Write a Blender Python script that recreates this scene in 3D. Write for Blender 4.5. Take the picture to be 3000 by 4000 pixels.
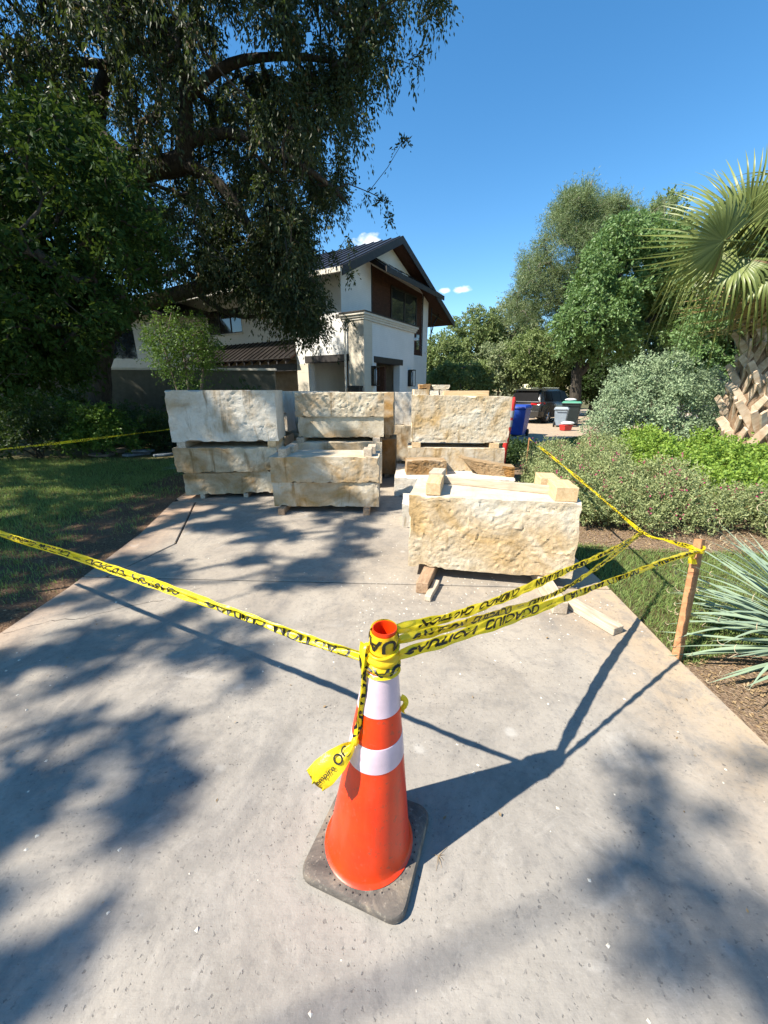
import bpy, bmesh, math, random
import numpy as np
from mathutils import Vector, Matrix
from math import radians, sin, cos, pi

for o in list(bpy.data.objects): bpy.data.objects.remove(o, do_unlink=True)
scene = bpy.context.scene
COL = scene.collection
random.seed(7)
RNG = np.random.default_rng(11)

# ------------------------------------------------------------------ camera
FPX, PITCH, CAMH = 1500.0, radians(17.6), 1.6        # photo is 3000 x 4000
cam_d = bpy.data.cameras.new('camera')
cam = bpy.data.objects.new('camera', cam_d); COL.objects.link(cam)
cam.location = (0, 0, CAMH); cam.rotation_euler = (pi/2 - PITCH, 0, 0)
cam_d.sensor_fit = 'VERTICAL'; cam_d.sensor_height = 36.0; cam_d.lens = FPX/4000*36.0
cam_d.clip_start = 0.05; cam_d.clip_end = 2000
scene.camera = cam

# ------------------------------------------------------------------ light
SHX, SHY = 0.845, 0.378                 # ground shadow of one metre of height
SUN_EL = math.atan(1/math.hypot(SHX, SHY))
SUN_AZ = math.atan2(-SHX, -SHY)         # clockwise from +Y
sun_d = bpy.data.lights.new('sun', 'SUN'); sun_d.energy = 5.0; sun_d.angle = radians(0.55); sun_d.color = (1, .925, .80)
sun = bpy.data.objects.new('sun', sun_d); COL.objects.link(sun)
sun.rotation_euler = Vector((SHX, SHY, -1)).to_track_quat('-Z', 'Y').to_euler()
sun.location = (-20, -9, 22)

world = bpy.data.worlds.new('World'); scene.world = world; world.use_nodes = True
wn, wl = world.node_tree.nodes, world.node_tree.links
wn.clear()
sky = wn.new('ShaderNodeTexSky'); sky.sky_type = 'NISHITA'; sky.sun_disc = False
sky.sun_elevation = SUN_EL; sky.sun_rotation = SUN_AZ % (2*pi)
sky.air_density = 1.0; sky.dust_density = 0.05; sky.ozone_density = 1.6; sky.altitude = 300
hs = wn.new('ShaderNodeHueSaturation'); hs.inputs['Saturation'].default_value = 1.30; hs.inputs['Hue'].default_value = 0.495; hs.inputs['Value'].default_value = 1.2
wl.new(sky.outputs[0], hs.inputs['Color'])
bg = wn.new('ShaderNodeBackground'); bg.inputs['Strength'].default_value = 0.092
wo = wn.new('ShaderNodeOutputWorld'); wl.new(bg.outputs[0], wo.inputs[0])

def rayv(x, y):
    xc, yc = (x-1500)/FPX, (2000-y)/FPX
    return np.array([xc, cos(PITCH)+sin(PITCH)*yc, -sin(PITCH)+cos(PITCH)*yc])
# a few small fair-weather clouds far beyond the house
tc = wn.new('ShaderNodeTexCoord'); cloud = None
nz = wn.new('ShaderNodeTexNoise'); nz.inputs['Scale'].default_value = 38; nz.inputs['Detail'].default_value = 5
mp = wn.new('ShaderNodeMapping'); mp.inputs['Scale'].default_value = (1, 1, 1.9)
wl.new(tc.outputs['Generated'], mp.inputs[0]); wl.new(mp.outputs[0], nz.inputs['Vector'])
for (cx, cy, rad, amp) in ((1440, 945, 2.3, 1.0), (1738, 1136, 1.0, .8), (1805, 1131, 1.5, 1.0)):
    d = rayv(cx, cy); d /= np.linalg.norm(d)
    sub = wn.new('ShaderNodeVectorMath'); sub.operation = 'SUBTRACT'; sub.inputs[1].default_value = d
    wl.new(tc.outputs['Generated'], sub.inputs[0])
    sc = wn.new('ShaderNodeVectorMath'); sc.operation = 'MULTIPLY'; sc.inputs[1].default_value = (1, 1, 1.75)
    wl.new(sub.outputs[0], sc.inputs[0])
    ln = wn.new('ShaderNodeVectorMath'); ln.operation = 'LENGTH'; wl.new(sc.outputs[0], ln.inputs[0])
    mr = wn.new('ShaderNodeMapRange'); mr.inputs['From Min'].default_value = 0; mr.inputs['From Max'].default_value = radians(rad)
    mr.inputs['To Min'].default_value = amp; mr.inputs['To Max'].default_value = 0
    wl.new(ln.outputs['Value'], mr.inputs['Value'])
    if cloud is None: cloud = mr.outputs[0]
    else:
        ad = wn.new('ShaderNodeMath'); ad.operation = 'MAXIMUM'; wl.new(cloud, ad.inputs[0]); wl.new(mr.outputs[0], ad.inputs[1]); cloud = ad.outputs[0]
m1 = wn.new('ShaderNodeMath'); m1.operation = 'MULTIPLY_ADD'; m1.inputs[1].default_value = 1.3; m1.inputs[2].default_value = -0.95
wl.new(nz.outputs['Fac'], m1.inputs[0])
m2 = wn.new('ShaderNodeMath'); m2.operation = 'ADD'; wl.new(cloud, m2.inputs[0]); wl.new(m1.outputs[0], m2.inputs[1])
m3 = wn.new('ShaderNodeMath'); m3.operation = 'MULTIPLY'; m3.use_clamp = True; m3.inputs[1].default_value = 2.2; wl.new(m2.outputs[0], m3.inputs[0])
gate = wn.new('ShaderNodeMath'); gate.operation = 'MULTIPLY'; gate.use_clamp = True; wl.new(m3.outputs[0], gate.inputs[0]); 
g2 = wn.new('ShaderNodeMath'); g2.operation = 'GREATER_THAN'; g2.inputs[1].default_value = 0.001; wl.new(cloud, g2.inputs[0]); wl.new(g2.outputs[0], gate.inputs[1])
cm = wn.new('ShaderNodeMix'); cm.data_type = 'RGBA'; cm.inputs['B'].default_value = (7.0, 7.2, 7.6, 1)
wl.new(gate.outputs[0], cm.inputs['Factor']); wl.new(hs.outputs[0], cm.inputs['A']); wl.new(cm.outputs['Result'], bg.inputs['Color'])

scene.view_settings.view_transform = 'Standard'; scene.view_settings.look = 'None'
scene.view_settings.exposure = 1.14; scene.view_settings.gamma = 1.0
scene.view_settings.use_curve_mapping = False
scene.render.engine = 'CYCLES'
try:
    scene.cycles.max_bounces = 6; scene.cycles.transparent_max_bounces = 8
    scene.cycles.diffuse_bounces = 3; scene.cycles.glossy_bounces = 2; scene.cycles.transmission_bounces = 4
except Exception: pass

# ------------------------------------------------------------------ pixel helpers (directions only; distance comes from what is touched)
def P(x, y, z=0.0):
    r = rayv(x, y); return np.array([0, 0, CAMH]) + r*((z-CAMH)/r[2])
def PY(x, y, Y):
    r = rayv(x, y); return np.array([0, 0, CAMH]) + r*(Y/r[1])
def proj(p):
    p = np.asarray(p, float); q = p - np.array([0, 0, CAMH])
    f = q[..., 1]*cos(PITCH) - q[..., 2]*sin(PITCH); u = q[..., 1]*sin(PITCH) + q[..., 2]*cos(PITCH)
    f = np.where(f < 0.05, 0.05, f)
    return 1500+FPX*q[..., 0]/f, 2000-FPX*u/f
def inpoly(x, y, poly):
    x = np.asarray(x); y = np.asarray(y); r = np.zeros(x.shape, bool); n = len(poly)
    for i in range(n):
        (x1, y1), (x2, y2) = poly[i], poly[(i+1) % n]
        c = ((y1 > y) != (y2 > y)) & (x < (x2-x1)*(y-y1)/((y2-y1) if y2 != y1 else 1e-9)+x1)
        r ^= c
    return r

# ------------------------------------------------------------------ numpy noise
def _h(ix, iy, iz):
    n = (ix*374761393 + iy*668265263 + iz*2147483647 + 1013904223) & 0xffffffff
    n = ((n ^ (n >> 13))*1274126177) & 0xffffffff
    n = ((n ^ (n >> 16))*2246822519) & 0xffffffff
    return ((n ^ (n >> 15)) & 0xffffff)/float(0xffffff)
def vnoise(p):
    p = np.asarray(p, float)
    if p.shape[-1] == 2: p = np.concatenate([p, np.zeros(p.shape[:-1]+(1,))], -1)
    i = np.floor(p).astype(np.int64); f = p-i; f = f*f*f*(f*(f*6-15)+10)
    r = 0
    for dx in (0, 1):
        for dy in (0, 1):
            for dz in (0, 1):
                w = (f[..., 0] if dx else 1-f[..., 0])*(f[..., 1] if dy else 1-f[..., 1])*(f[..., 2] if dz else 1-f[..., 2])
                r = r + w*_h(i[..., 0]+dx, i[..., 1]+dy, i[..., 2]+dz)
    return r
def fbm(p, oct=4, gain=.5, lac=2.03):
    p = np.asarray(p, float); a = 1.0; s = 0; t = 0
    for _ in range(oct):
        s = s + a*vnoise(p); t += a; a *= gain; p = p*lac + 17.3
    return s/t

# ------------------------------------------------------------------ mesh helpers
def np_mesh(name, V, F, mat=None, parent=None, smooth=False, loc=None, rotz=0.0):
    """V (n,3), F (m,k) int array or list of such arrays with various k -> one mesh object"""
    V = np.asarray(V, np.float32).reshape(-1, 3)
    Fs = F if isinstance(F, list) else [F]
    Fs = [np.asarray(f, np.int32) for f in Fs if len(f)]
    me = bpy.data.meshes.new(name)
    me.vertices.add(len(V)); me.vertices.foreach_set('co', V.ravel())
    nl = sum(f.size for f in Fs); npoly = sum(len(f) for f in Fs)
    me.loops.add(nl); me.polygons.add(npoly)
    me.loops.foreach_set('vertex_index', np.concatenate([f.ravel() for f in Fs]))
    tot = np.concatenate([np.full(len(f), f.shape[1], np.int32) for f in Fs])
    st = np.concatenate([[0], np.cumsum(tot)[:-1]]).astype(np.int32)
    me.polygons.foreach_set('loop_start', st); me.polygons.foreach_set('loop_total', tot)
    me.polygons.foreach_set('use_smooth', np.full(npoly, bool(smooth)))
    me.update(calc_edges=True)
    if mat: me.materials.append(mat)
    o = bpy.data.objects.new(name, me); COL.objects.link(o)
    if parent is not None: o.parent = parent
    if loc is not None: o.location = loc
    o.rotation_euler = (0, 0, rotz)
    return o

class MB:
    def __init__(s): s.v = []; s.f = {}; s.n = 0
    def add(s, V, F):
        V = np.asarray(V, float).reshape(-1, 3)
        for f in F: s.f.setdefault(len(f), []).append([i+s.n for i in f])
        s.v.append(V); s.n += len(V); return s
    def addnp(s, V, F):
        V = np.asarray(V, float).reshape(-1, 3); F = np.asarray(F)
        s.f.setdefault(F.shape[1], []).extend((F+s.n).tolist()); s.v.append(V); s.n += len(V); return s
    def box(s, x0, x1, y0, y1, z0, z1, M=None):
        V = np.array([[x0,y0,z0],[x1,y0,z0],[x1,y1,z0],[x0,y1,z0],[x0,y0,z1],[x1,y0,z1],[x1,y1,z1],[x0,y1,z1]], float)
        if M is not None: V = V @ np.array(M.to_3x3()).T + np.array(M.translation)
        return s.add(V, [(0,3,2,1),(4,5,6,7),(0,1,5,4),(1,2,6,5),(2,3,7,6),(3,0,4,7)])
    def hexa(s, V):
        return s.add(V, [(0,3,2,1),(4,5,6,7),(0,1,5,4),(1,2,6,5),(2,3,7,6),(3,0,4,7)])
    def prism(s, poly, z0, z1):
        n = len(poly); V = [(x, y, z0) for x, y in poly]+[(x, y, z1) for x, y in poly]
        F = [tuple(range(n-1, -1, -1)), tuple(range(n, 2*n))]+[(i, (i+1) % n, n+(i+1) % n, n+i) for i in range(n)]
        return s.add(V, F)
    def extrude(s, poly3, d):
        """closed 3-D polygon extruded by vector d"""
        n = len(poly3); A = np.asarray(poly3, float); V = np.concatenate([A, A+np.asarray(d, float)])
        F = [tuple(range(n-1, -1, -1)), tuple(range(n, 2*n))]+[(i, (i+1) % n, n+(i+1) % n, n+i) for i in range(n)]
        return s.add(V, F)
    def tube(s, pts, rad, k=8, cap=True):
        pts = np.asarray(pts, float); n = len(pts); rad = np.broadcast_to(np.asarray(rad, float), (n,))
        T = np.gradient(pts, axis=0); T /= np.linalg.norm(T, axis=1, keepdims=True)+1e-9
        ref = np.array([0, 0, 1.]) if abs(T[0, 2]) < .9 else np.array([1., 0, 0])
        N = np.cross(T[0], ref); N /= np.linalg.norm(N); V = []
        a = np.arange(k)*2*pi/k
        for i in range(n):
            N = N-T[i]*(N@T[i]); N /= np.linalg.norm(N)+1e-9; B = np.cross(T[i], N)
            V.append(pts[i]+rad[i]*(np.cos(a)[:, None]*N+np.sin(a)[:, None]*B))
        F = [(i*k+j, i*k+(j+1) % k, (i+1)*k+(j+1) % k, (i+1)*k+j) for i in range(n-1) for j in range(k)]
        if cap: F += [tuple(range(k-1, -1, -1)), tuple((n-1)*k+j for j in range(k))]
        return s.add(np.concatenate(V), F)
    def lathe(s, prof, k=32, center=(0, 0, 0), axis='z', closed=False):
        V = []
        for r, z in prof:
            for j in range(k):
                a = 2*pi*j/k
                q = (r*cos(a), r*sin(a), z)
                if axis == 'x': q = (z, r*cos(a), r*sin(a))
                if axis == 'y': q = (r*sin(a), z, r*cos(a))
                V.append(q)
        n = len(prof)
        F = [(i*k+j, i*k+(j+1) % k, (i+1)*k+(j+1) % k, (i+1)*k+j) for i in range(n-1) for j in range(k)]
        if closed: F += [((n-1)*k+j, (n-1)*k+(j+1) % k, (j+1) % k, j) for j in range(k)]
        else: F += [tuple(range(k-1, -1, -1)), tuple((n-1)*k+j for j in range(k))]
        return s.add(np.asarray(V)+np.asarray(center, float), F)
    def build(s, name, mat, parent=None, smooth=False, loc=None, rotz=0.0, bevel=0.0, seg=2):
        V = np.concatenate(s.v) if s.v else np.zeros((0, 3))
        o = np_mesh(name, V, [np.array(v) for k, v in sorted(s.f.items()) if k <= 4]+[np.array(v) for k, v in sorted(s.f.items()) if k > 4], mat, parent, smooth, loc, rotz)
        if bevel:
            b = o.modifiers.new('bevel', 'BEVEL'); b.width = bevel; b.segments = seg; b.limit_method = 'ANGLE'; b.angle_limit = radians(40)
        return o

def tag(o, label=None, cat=None, group=None, kind=None):
    if label: o['label'] = label
    if cat: o['category'] = cat
    if group: o['group'] = group
    if kind: o['kind'] = kind
    return o
def thing(name, label, cat, loc=(0, 0, 0), rotz=0.0, group=None):
    o = bpy.data.objects.new(name, None); COL.objects.link(o); o.empty_display_size = .2
    o.location = loc; o.rotation_euler = (0, 0, rotz)
    return tag(o, label, cat, group)
def autosmooth(o, ang=35):
    me = o.data
    me.polygons.foreach_set('use_smooth', np.ones(len(me.polygons), bool))
    try:
        me.set_sharp_from_angle(angle=radians(ang))
    except Exception: pass
    return o

# ------------------------------------------------------------------ material helpers
class NT:
    def __init__(s, name):
        s.m = bpy.data.materials.new(name); s.m.use_nodes = True
        s.n, s.l = s.m.node_tree.nodes, s.m.node_tree.links; s.n.clear()
        s.out = s.n.new('ShaderNodeOutputMaterial')
    def new(s, t, **kw):
        nd = s.n.new(t)
        for k, v in kw.items(): setattr(nd, k, v)
        return nd
    def link(s, a, b): s.l.new(a, b)
    def setin(s, nd, k, v):
        if hasattr(v, 'is_output') or isinstance(v, bpy.types.NodeSocket): s.l.new(v, nd.inputs[k])
        else:
            if isinstance(v, (tuple, list)) and len(v) == 3 and nd.inputs[k].type == 'RGBA': v = (*v, 1)
            nd.inputs[k].default_value = v
    def pos(s): return s.new('ShaderNodeNewGeometry').outputs['Position']
    def objc(s): return s.new('ShaderNodeTexCoord').outputs['Object']
    def rnd(s): return s.new('ShaderNodeObjectInfo').outputs['Random']
    def island(s): return s.new('ShaderNodeNewGeometry').outputs['Random Per Island']
    def scale(s, v, k):
        nd = s.new('ShaderNodeVectorMath', operation='MULTIPLY'); s.link(v, nd.inputs[0])
        nd.inputs[1].default_value = k if isinstance(k, tuple) else (k, k, k); return nd.outputs[0]
    def offs(s, v, f, k=37.0):
        c = s.new('ShaderNodeCombineXYZ'); m = s.math('MULTIPLY', f, k)
        for i in range(3): s.link(m, c.inputs[i])
        nd = s.new('ShaderNodeVectorMath', operation='ADD'); s.link(v, nd.inputs[0]); s.link(c.outputs[0], nd.inputs[1]); return nd.outputs[0]
    def noise(s, v, sc, det=4, rough=.55, dist=0.0):
        nd = s.new('ShaderNodeTexNoise'); s.link(v, nd.inputs['Vector'])
        nd.inputs['Scale'].default_value = sc; nd.inputs['Detail'].default_value = det; nd.inputs['Roughness'].default_value = rough; nd.inputs['Distortion'].default_value = dist
        return nd.outputs['Fac']
    def voro(s, v, sc, feat='F1', out='Distance'):
        nd = s.new('ShaderNodeTexVoronoi', feature=feat); s.link(v, nd.inputs['Vector']); nd.inputs['Scale'].default_value = sc
        return nd.outputs[out]
    def ramp(s, f, stops, interp='LINEAR'):
        nd = s.new('ShaderNodeValToRGB'); e = nd.color_ramp.elements; nd.color_ramp.interpolation = interp
        while len(e) < len(stops): e.new(.5)
        for el, (p, c) in zip(e, stops):
            el.position = p; el.color = (*c, 1) if isinstance(c, (tuple, list)) else (c, c, c, 1)
        s.link(f, nd.inputs[0]); return nd.outputs[0]
    def math(s, op, a, b=0.0, clamp=False):
        nd = s.new('ShaderNodeMath', operation=op, use_clamp=clamp); s.setin(nd, 0, a); s.setin(nd, 1, b); return nd.outputs[0]
    def mix(s, f, a, b, blend='MIX'):
        nd = s.new('ShaderNodeMix', data_type='RGBA', blend_type=blend)
        s.setin(nd, 'Factor', f); s.setin(nd, 'A', a); s.setin(nd, 'B', b); return nd.outputs['Result']
    def sep(s, v):
        nd = s.new('ShaderNodeSeparateXYZ'); s.link(v, nd.inputs[0]); return nd.outputs
    def bump(s, h, st=.3, dist=.01, prev=None):
        nd = s.new('ShaderNodeBump'); s.link(h, nd.inputs['Height']); nd.inputs['Strength'].default_value = st; nd.inputs['Distance'].default_value = dist
        if prev is not None: s.link(prev, nd.inputs['Normal'])
        return nd.outputs[0]
    def pbr(s, col, rough=.8, metal=0.0, spec=.5, normal=None, **kw):
        b = s.new('ShaderNodeBsdfPrincipled'); s.setin(b, 'Base Color', col); s.setin(b, 'Roughness', rough); s.setin(b, 'Metallic', metal)
        s.setin(b, 'Specular IOR Level', spec)
        for k, v in kw.items(): s.setin(b, k, v)
        if normal is not None: s.link(normal, b.inputs['Normal'])
        s.link(b.outputs[0], s.out.inputs[0]); return b
    def done(s): return s.m

def simple(name, col, rough=.7, metal=0.0, spec=.5, var=.12, sc=6.0, bump=0.0, bsc=60.0):
    t = NT(name); p = t.objc()
    n = t.noise(p, sc, 5)
    c2 = tuple(min(1, c*(1-var*1.6)) for c in col); c1 = tuple(min(1, c*(1+var)) for c in col)
    c = t.ramp(n, [(.3, c2), (.72, c1)])
    nm = t.bump(t.noise(p, bsc, 3), bump, .006) if bump else None
    t.pbr(c, rough, metal, spec, nm); return t.done()

def leafmat(name, dark, light, trans=.28, rough=.5, spec=.35, brown=0.0, tint=None):
    t = NT(name); r = t.island(); p = t.pos()
    big = t.noise(p, .9, 2)
    c = t.mix(r, dark, light)
    c = t.mix(t.ramp(big, [(.35, 0.0), (.7, .55)]), c, tuple(min(1, (a+b)*.62) for a, b in zip(dark, light)))
    if brown: c = t.mix(t.math('GREATER_THAN', r, 1-brown), c, (.16, .10, .04))
    b = t.new('ShaderNodeBsdfPrincipled'); t.setin(b, 'Base Color', c); t.setin(b, 'Roughness', rough); t.setin(b, 'Specular IOR Level', spec)
    tr = t.new('ShaderNodeBsdfTranslucent'); t.setin(tr, 'Color', t.mix(.5, c, tint or (.16, .24, .03)))
    mx = t.new('ShaderNodeMixShader'); mx.inputs[0].default_value = trans
    t.link(b.outputs[0], mx.inputs[1]); t.link(tr.outputs[0], mx.inputs[2]); t.link(mx.outputs[0], t.out.inputs[0])
    return t.done()
# ------------------------------------------------------------------ materials
def m_concrete():
    t = NT('concrete'); p = t.pos(); x, y, z = t.sep(p)
    warm = t.noise(p, .42, 4, .6); blot = t.noise(p, 1.5, 7, .7, .8); med = t.noise(p, 7, 5, .7, .4); fine = t.noise(p, 30, 5, .75); spk = t.noise(p, 170, 2, .8)
    grey = t.ramp(blot, [(.30, (.188, .174, .155)), (.5, (.275, .254, .226)), (.72, (.35, .322, .285))])
    dust = t.ramp(blot, [(.30, (.235, .203, .167)), (.5, (.315, .272, .22)), (.72, (.385, .335, .27))])
    far = t.math('MULTIPLY_ADD', y, .55); far.node.inputs[2].default_value = -.75; far.node.use_clamp = True
    wf = t.math('ADD', far, t.ramp(warm, [(.40, -.0), (.66, .5)]), True)
    c = t.mix(wf, grey, dust)
    edge = t.math('MULTIPLY_ADD', x, 1.3); edge.node.inputs[2].default_value = -1.5; edge.node.use_clamp = True
    c = t.mix(t.math('MULTIPLY', edge, t.ramp(med, [(.35, .4), (.6, 1.0)])), c, (.43, .325, .215))
    ledge = t.math('MULTIPLY_ADD', x, -1.8); ledge.node.inputs[2].default_value = -4.15; ledge.node.use_clamp = True
    c = t.mix(t.math('MULTIPLY', ledge, .8), c, (.40, .26, .165))
    c = t.mix(t.ramp(med, [(.30, .40), (.50, 0.0)]), c, (.14, .135, .13))
    c = t.mix(t.ramp(fine, [(.34, .35), (.47, 0.0)]), c, (.12, .115, .11))
    c = t.mix(t.ramp(fine, [(.58, 0.0), (.72, .30)]), c, (.42, .40, .37))
    c = t.mix(t.ramp(spk, [(.64, 0.0), (.74, .35)]), c, (.46, .43, .39))
    c = t.mix(t.ramp(spk, [(.26, .4), (.36, 0.0)]), c, (.10, .095, .09))
    # pale worn patches, tyre-dark streaks
    v = t.voro(t.offs(p, t.math('MULTIPLY', med, .02), 1), 4.2)
    c = t.mix(t.math('MULTIPLY', t.ramp(v, [(.08, 1.0), (.15, 0.0)]), t.ramp(t.noise(p, 2.1, 2), [(.57, 0.0), (.63, .5)])), c, (.44, .42, .385))
    st = t.noise(t.scale(p, (2.4, .8, 1)), 1.0, 5, .65, 1.4)
    c = t.mix(t.ramp(st, [(.55, 0.0), (.74, .5)]), c, (.12, .115, .115))
    st2 = t.noise(t.offs(t.scale(p, (.9, 1.3, 1)), warm, 3), 1.2, 6, .7, 2.2)
    c = t.mix(t.ramp(st2, [(.60, 0.0), (.70, .30), (.78, 0.05)]), c, (.47, .44, .40))
    # broom finish and irregular pits
    br = t.noise(t.scale(p, (9, 110, 1)), 1.0, 4, .65)
    pit = t.ramp(t.noise(p, 62, 2, .5), [(.30, 0.0), (.36, 1.0)])
    pitm = t.math('MAXIMUM', pit, t.ramp(t.noise(p, 4.5, 3), [(.44, 0.0), (.60, 1.0)]))
    c = t.mix(t.ramp(pitm, [(0.0, .55), (.8, 0.0)]), c, (.075, .07, .068))
    nm = t.bump(br, .20, .004); nm = t.bump(pitm, .5, .005, nm); nm = t.bump(fine, .35, .006, nm); nm = t.bump(med, .2, .02, nm)
    t.pbr(c, .85, 0, .3, nm); return t.done()

def m_soil(name, c0, c1, c2):
    t = NT(name); p = t.pos()
    n = t.noise(p, 1.1, 6, .65); f = t.noise(p, 38, 5, .7); v = t.noise(p, 75, 3, .7)
    c = t.ramp(n, [(.3, c0), (.7, c1)])
    c = t.mix(t.ramp(f, [(.45, 0.0), (.68, .7)]), c, c2)
    c = t.mix(t.ramp(v, [(.35, .6), (.5, 0.0)]), c, tuple(q*.45 for q in c0))
    c = t.mix(t.ramp(v, [(.58, 0.0), (.68, .6)]), c, tuple(min(1, q*1.35) for q in c2))
    nm = t.bump(f, .8, .03); nm = t.bump(t.voro(p, 60), .5, .015, nm)
    t.pbr(c, .95, 0, .15, nm); return t.done()

def m_stone(name, white, cream, rust, rust_amt, grey=0.0):
    t = NT(name); p = t.offs(t.objc(), t.rnd(), 61.0)
    oc = t.objc(); ox, oy, oz = t.sep(oc)
    big = t.noise(p, 1.5, 5, .6, .9); med = t.noise(p, 5.5, 6, .68, .5); fine = t.noise(p, 34, 5, .72); strk = t.noise(t.scale(p, (6, 2, 1.1)), 1.3, 4, .6, .6)
    front = t.ramp(t.math('MULTIPLY', oy, -1.0), [(.0, 0.0), (1.0, 1.0)])   # sawn faces keep less stain than split face
    frontm = t.math('LESS_THAN', oy, .012)
    c = t.ramp(med, [(.3, cream), (.55, white), (.8, white)])
    ra = t.math('MULTIPLY', t.ramp(big, [(.62-rust_amt*.34, 0.0), (.80-rust_amt*.24, 1.0)]), t.math('MULTIPLY_ADD', frontm, .8))
    ra.node.inputs[1].default_value = 1
    k = t.math('MULTIPLY_ADD', frontm, .72); k.node.inputs[2].default_value = .22
    ra = t.math('MULTIPLY', t.ramp(big, [(.62-rust_amt*.34, 0.0), (.80-rust_amt*.24, 1.0)]), k)
    c = t.mix(ra, c, t.ramp(med, [(.32, tuple(v*.62 for v in rust)), (.62, rust)]))
    c = t.mix(t.math('MULTIPLY', t.ramp(strk, [(.58, 0.0), (.70, .8)]), k), c, tuple(v*.55 for v in rust))
    c = t.mix(t.ramp(fine, [(.3, .35), (.45, 0.0)]), c, tuple(v*.5 for v in cream))
    c = t.mix(t.ramp(t.noise(p, 2.6, 3), [(.55, 0.0), (.75, .45+grey*.3)]), c, (.52, .47, .39))
    nm = t.bump(med, .30, .03); nm = t.bump(fine, .8, .012, nm); nm = t.bump(t.noise(p, 85, 4, .75), .6, .006, nm)
    t.pbr(c, .92, 0, .2, nm); return t.done()

def m_wood(name, c0, c1, sc=1.0, grain=26):
    t = NT(name); p = t.offs(t.objc(), t.rnd(), 13.0)
    n = t.noise(t.scale(p, (3*sc, grain, grain)), 1.6, 5, .6, .8)
    c = t.ramp(n, [(.3, c0), (.66, c1)])
    c = t.mix(t.ramp(t.noise(p, 7, 4), [(.55, 0.0), (.75, .45)]), c, tuple(v*.55 for v in c0))
    nm = t.bump(n, .25, .004)
    t.pbr(c, .8, 0, .25, nm); return t.done()

def m_brickpaint(name, c0, sx=.23, sy=.076, st=.35):
    t = NT(name); oc = t.objc(); x, y, z = t.sep(oc)
    cb = t.new('ShaderNodeCombineXYZ'); t.link(t.math('ADD', x, y), cb.inputs[0]); t.link(z, cb.inputs[1])
    br = t.new('ShaderNodeTexBrick'); t.link(cb.outputs[0], br.inputs['Vector'])
    br.inputs['Scale'].default_value = 1.0; br.inputs['Brick Width'].default_value = sx; br.inputs['Row Height'].default_value = sy
    br.inputs['Mortar Size'].default_value = .006; br.inputs['Mortar Smooth'].default_value = .4
    n = t.noise(oc, 1.2, 6, .65)
    c = t.ramp(n, [(.3, tuple(v*.86 for v in c0)), (.7, c0)])
    c = t.mix(t.math('MULTIPLY', br.outputs['Fac'], .22), c, tuple(v*.6 for v in c0))
    nm = t.bump(t.math('SUBTRACT', 1.0, br.outputs['Fac']), st, .008); nm = t.bump(t.noise(oc, 30, 4), .2, .008, nm)
    t.pbr(c, .8, 0, .3, nm); return t.done()

def m_tape():
    t = NT('caution_tape_yellow'); p = t.pos()
    n = t.noise(p, 30, 4, .6)
    c = t.ramp(n, [(.3, (.78, .60, .012)), (.7, (.93, .77, .03))])
    b = t.new('ShaderNodeBsdfPrincipled'); t.setin(b, 'Base Color', c); t.setin(b, 'Roughness', .32); t.setin(b, 'Specular IOR Level', .5)
    t.link(t.bump(t.noise(p, 55, 3), .35, .006), b.inputs['Normal'])
    tr = t.new('ShaderNodeBsdfTranslucent'); t.setin(tr, 'Color', (.95, .80, .05))
    mx = t.new('ShaderNodeMixShader'); mx.inputs[0].default_value = .45
    t.link(b.outputs[0], mx.inputs[1]); t.link(tr.outputs[0], mx.inputs[2]); t.link(mx.outputs[0], t.out.inputs[0]); return t.done()

def m_cone():
    t = NT('cone_orange_plastic'); p = t.objc(); n = t.noise(p, 8, 5, .65); s = t.noise(t.scale(p, (9, 9, 2)), 2, 4, .6)
    c = t.ramp(n, [(.3, (.66, .027, .001)), (.7, (.76, .045, .001))])
    c = t.mix(t.ramp(s, [(.54, 0.0), (.72, .45)]), c, (.36, .06, .02))
    c = t.mix(t.ramp(t.noise(p, 60, 3), [(.60, 0.0), (.68, .45)]), c, (.22, .07, .035))
    t.pbr(c, .38, 0, .5, t.bump(t.noise(p, 14, 3), .06, .01), **{'Subsurface Weight': .0}); return t.done()

def m_rubber():
    t = NT('cone_base_rubber'); p = t.objc(); n = t.noise(p, 9, 6, .7, .8); f = t.noise(p, 60, 4, .7)
    c = t.ramp(n, [(.3, (.05, .045, .041)), (.5, (.115, .10, .085)), (.68, (.24, .195, .145))])
    c = t.mix(t.ramp(f, [(.58, 0.0), (.70, .6)]), c, (.36, .32, .26))
    nm = t.bump(n, .4, .01); nm = t.bump(f, .5, .004, nm)
    t.pbr(c, .75, 0, .4, nm); return t.done()

def m_glass(name, col=(.02, .025, .03), rough=.05):
    t = NT(name); t.pbr(col, rough, 0, .9); return t.done()

def m_bark(name, c0, c1, vs=1.0):
    t = NT(name); p = t.pos(); n = t.noise(t.scale(p, (9*vs, 9*vs, 2.2*vs)), 1.6, 6, .65, .8)
    c = t.ramp(n, [(.32, c0), (.66, c1)]); t.pbr(c, .95, 0, .15, t.bump(n, .9, .03)); return t.done()

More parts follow.
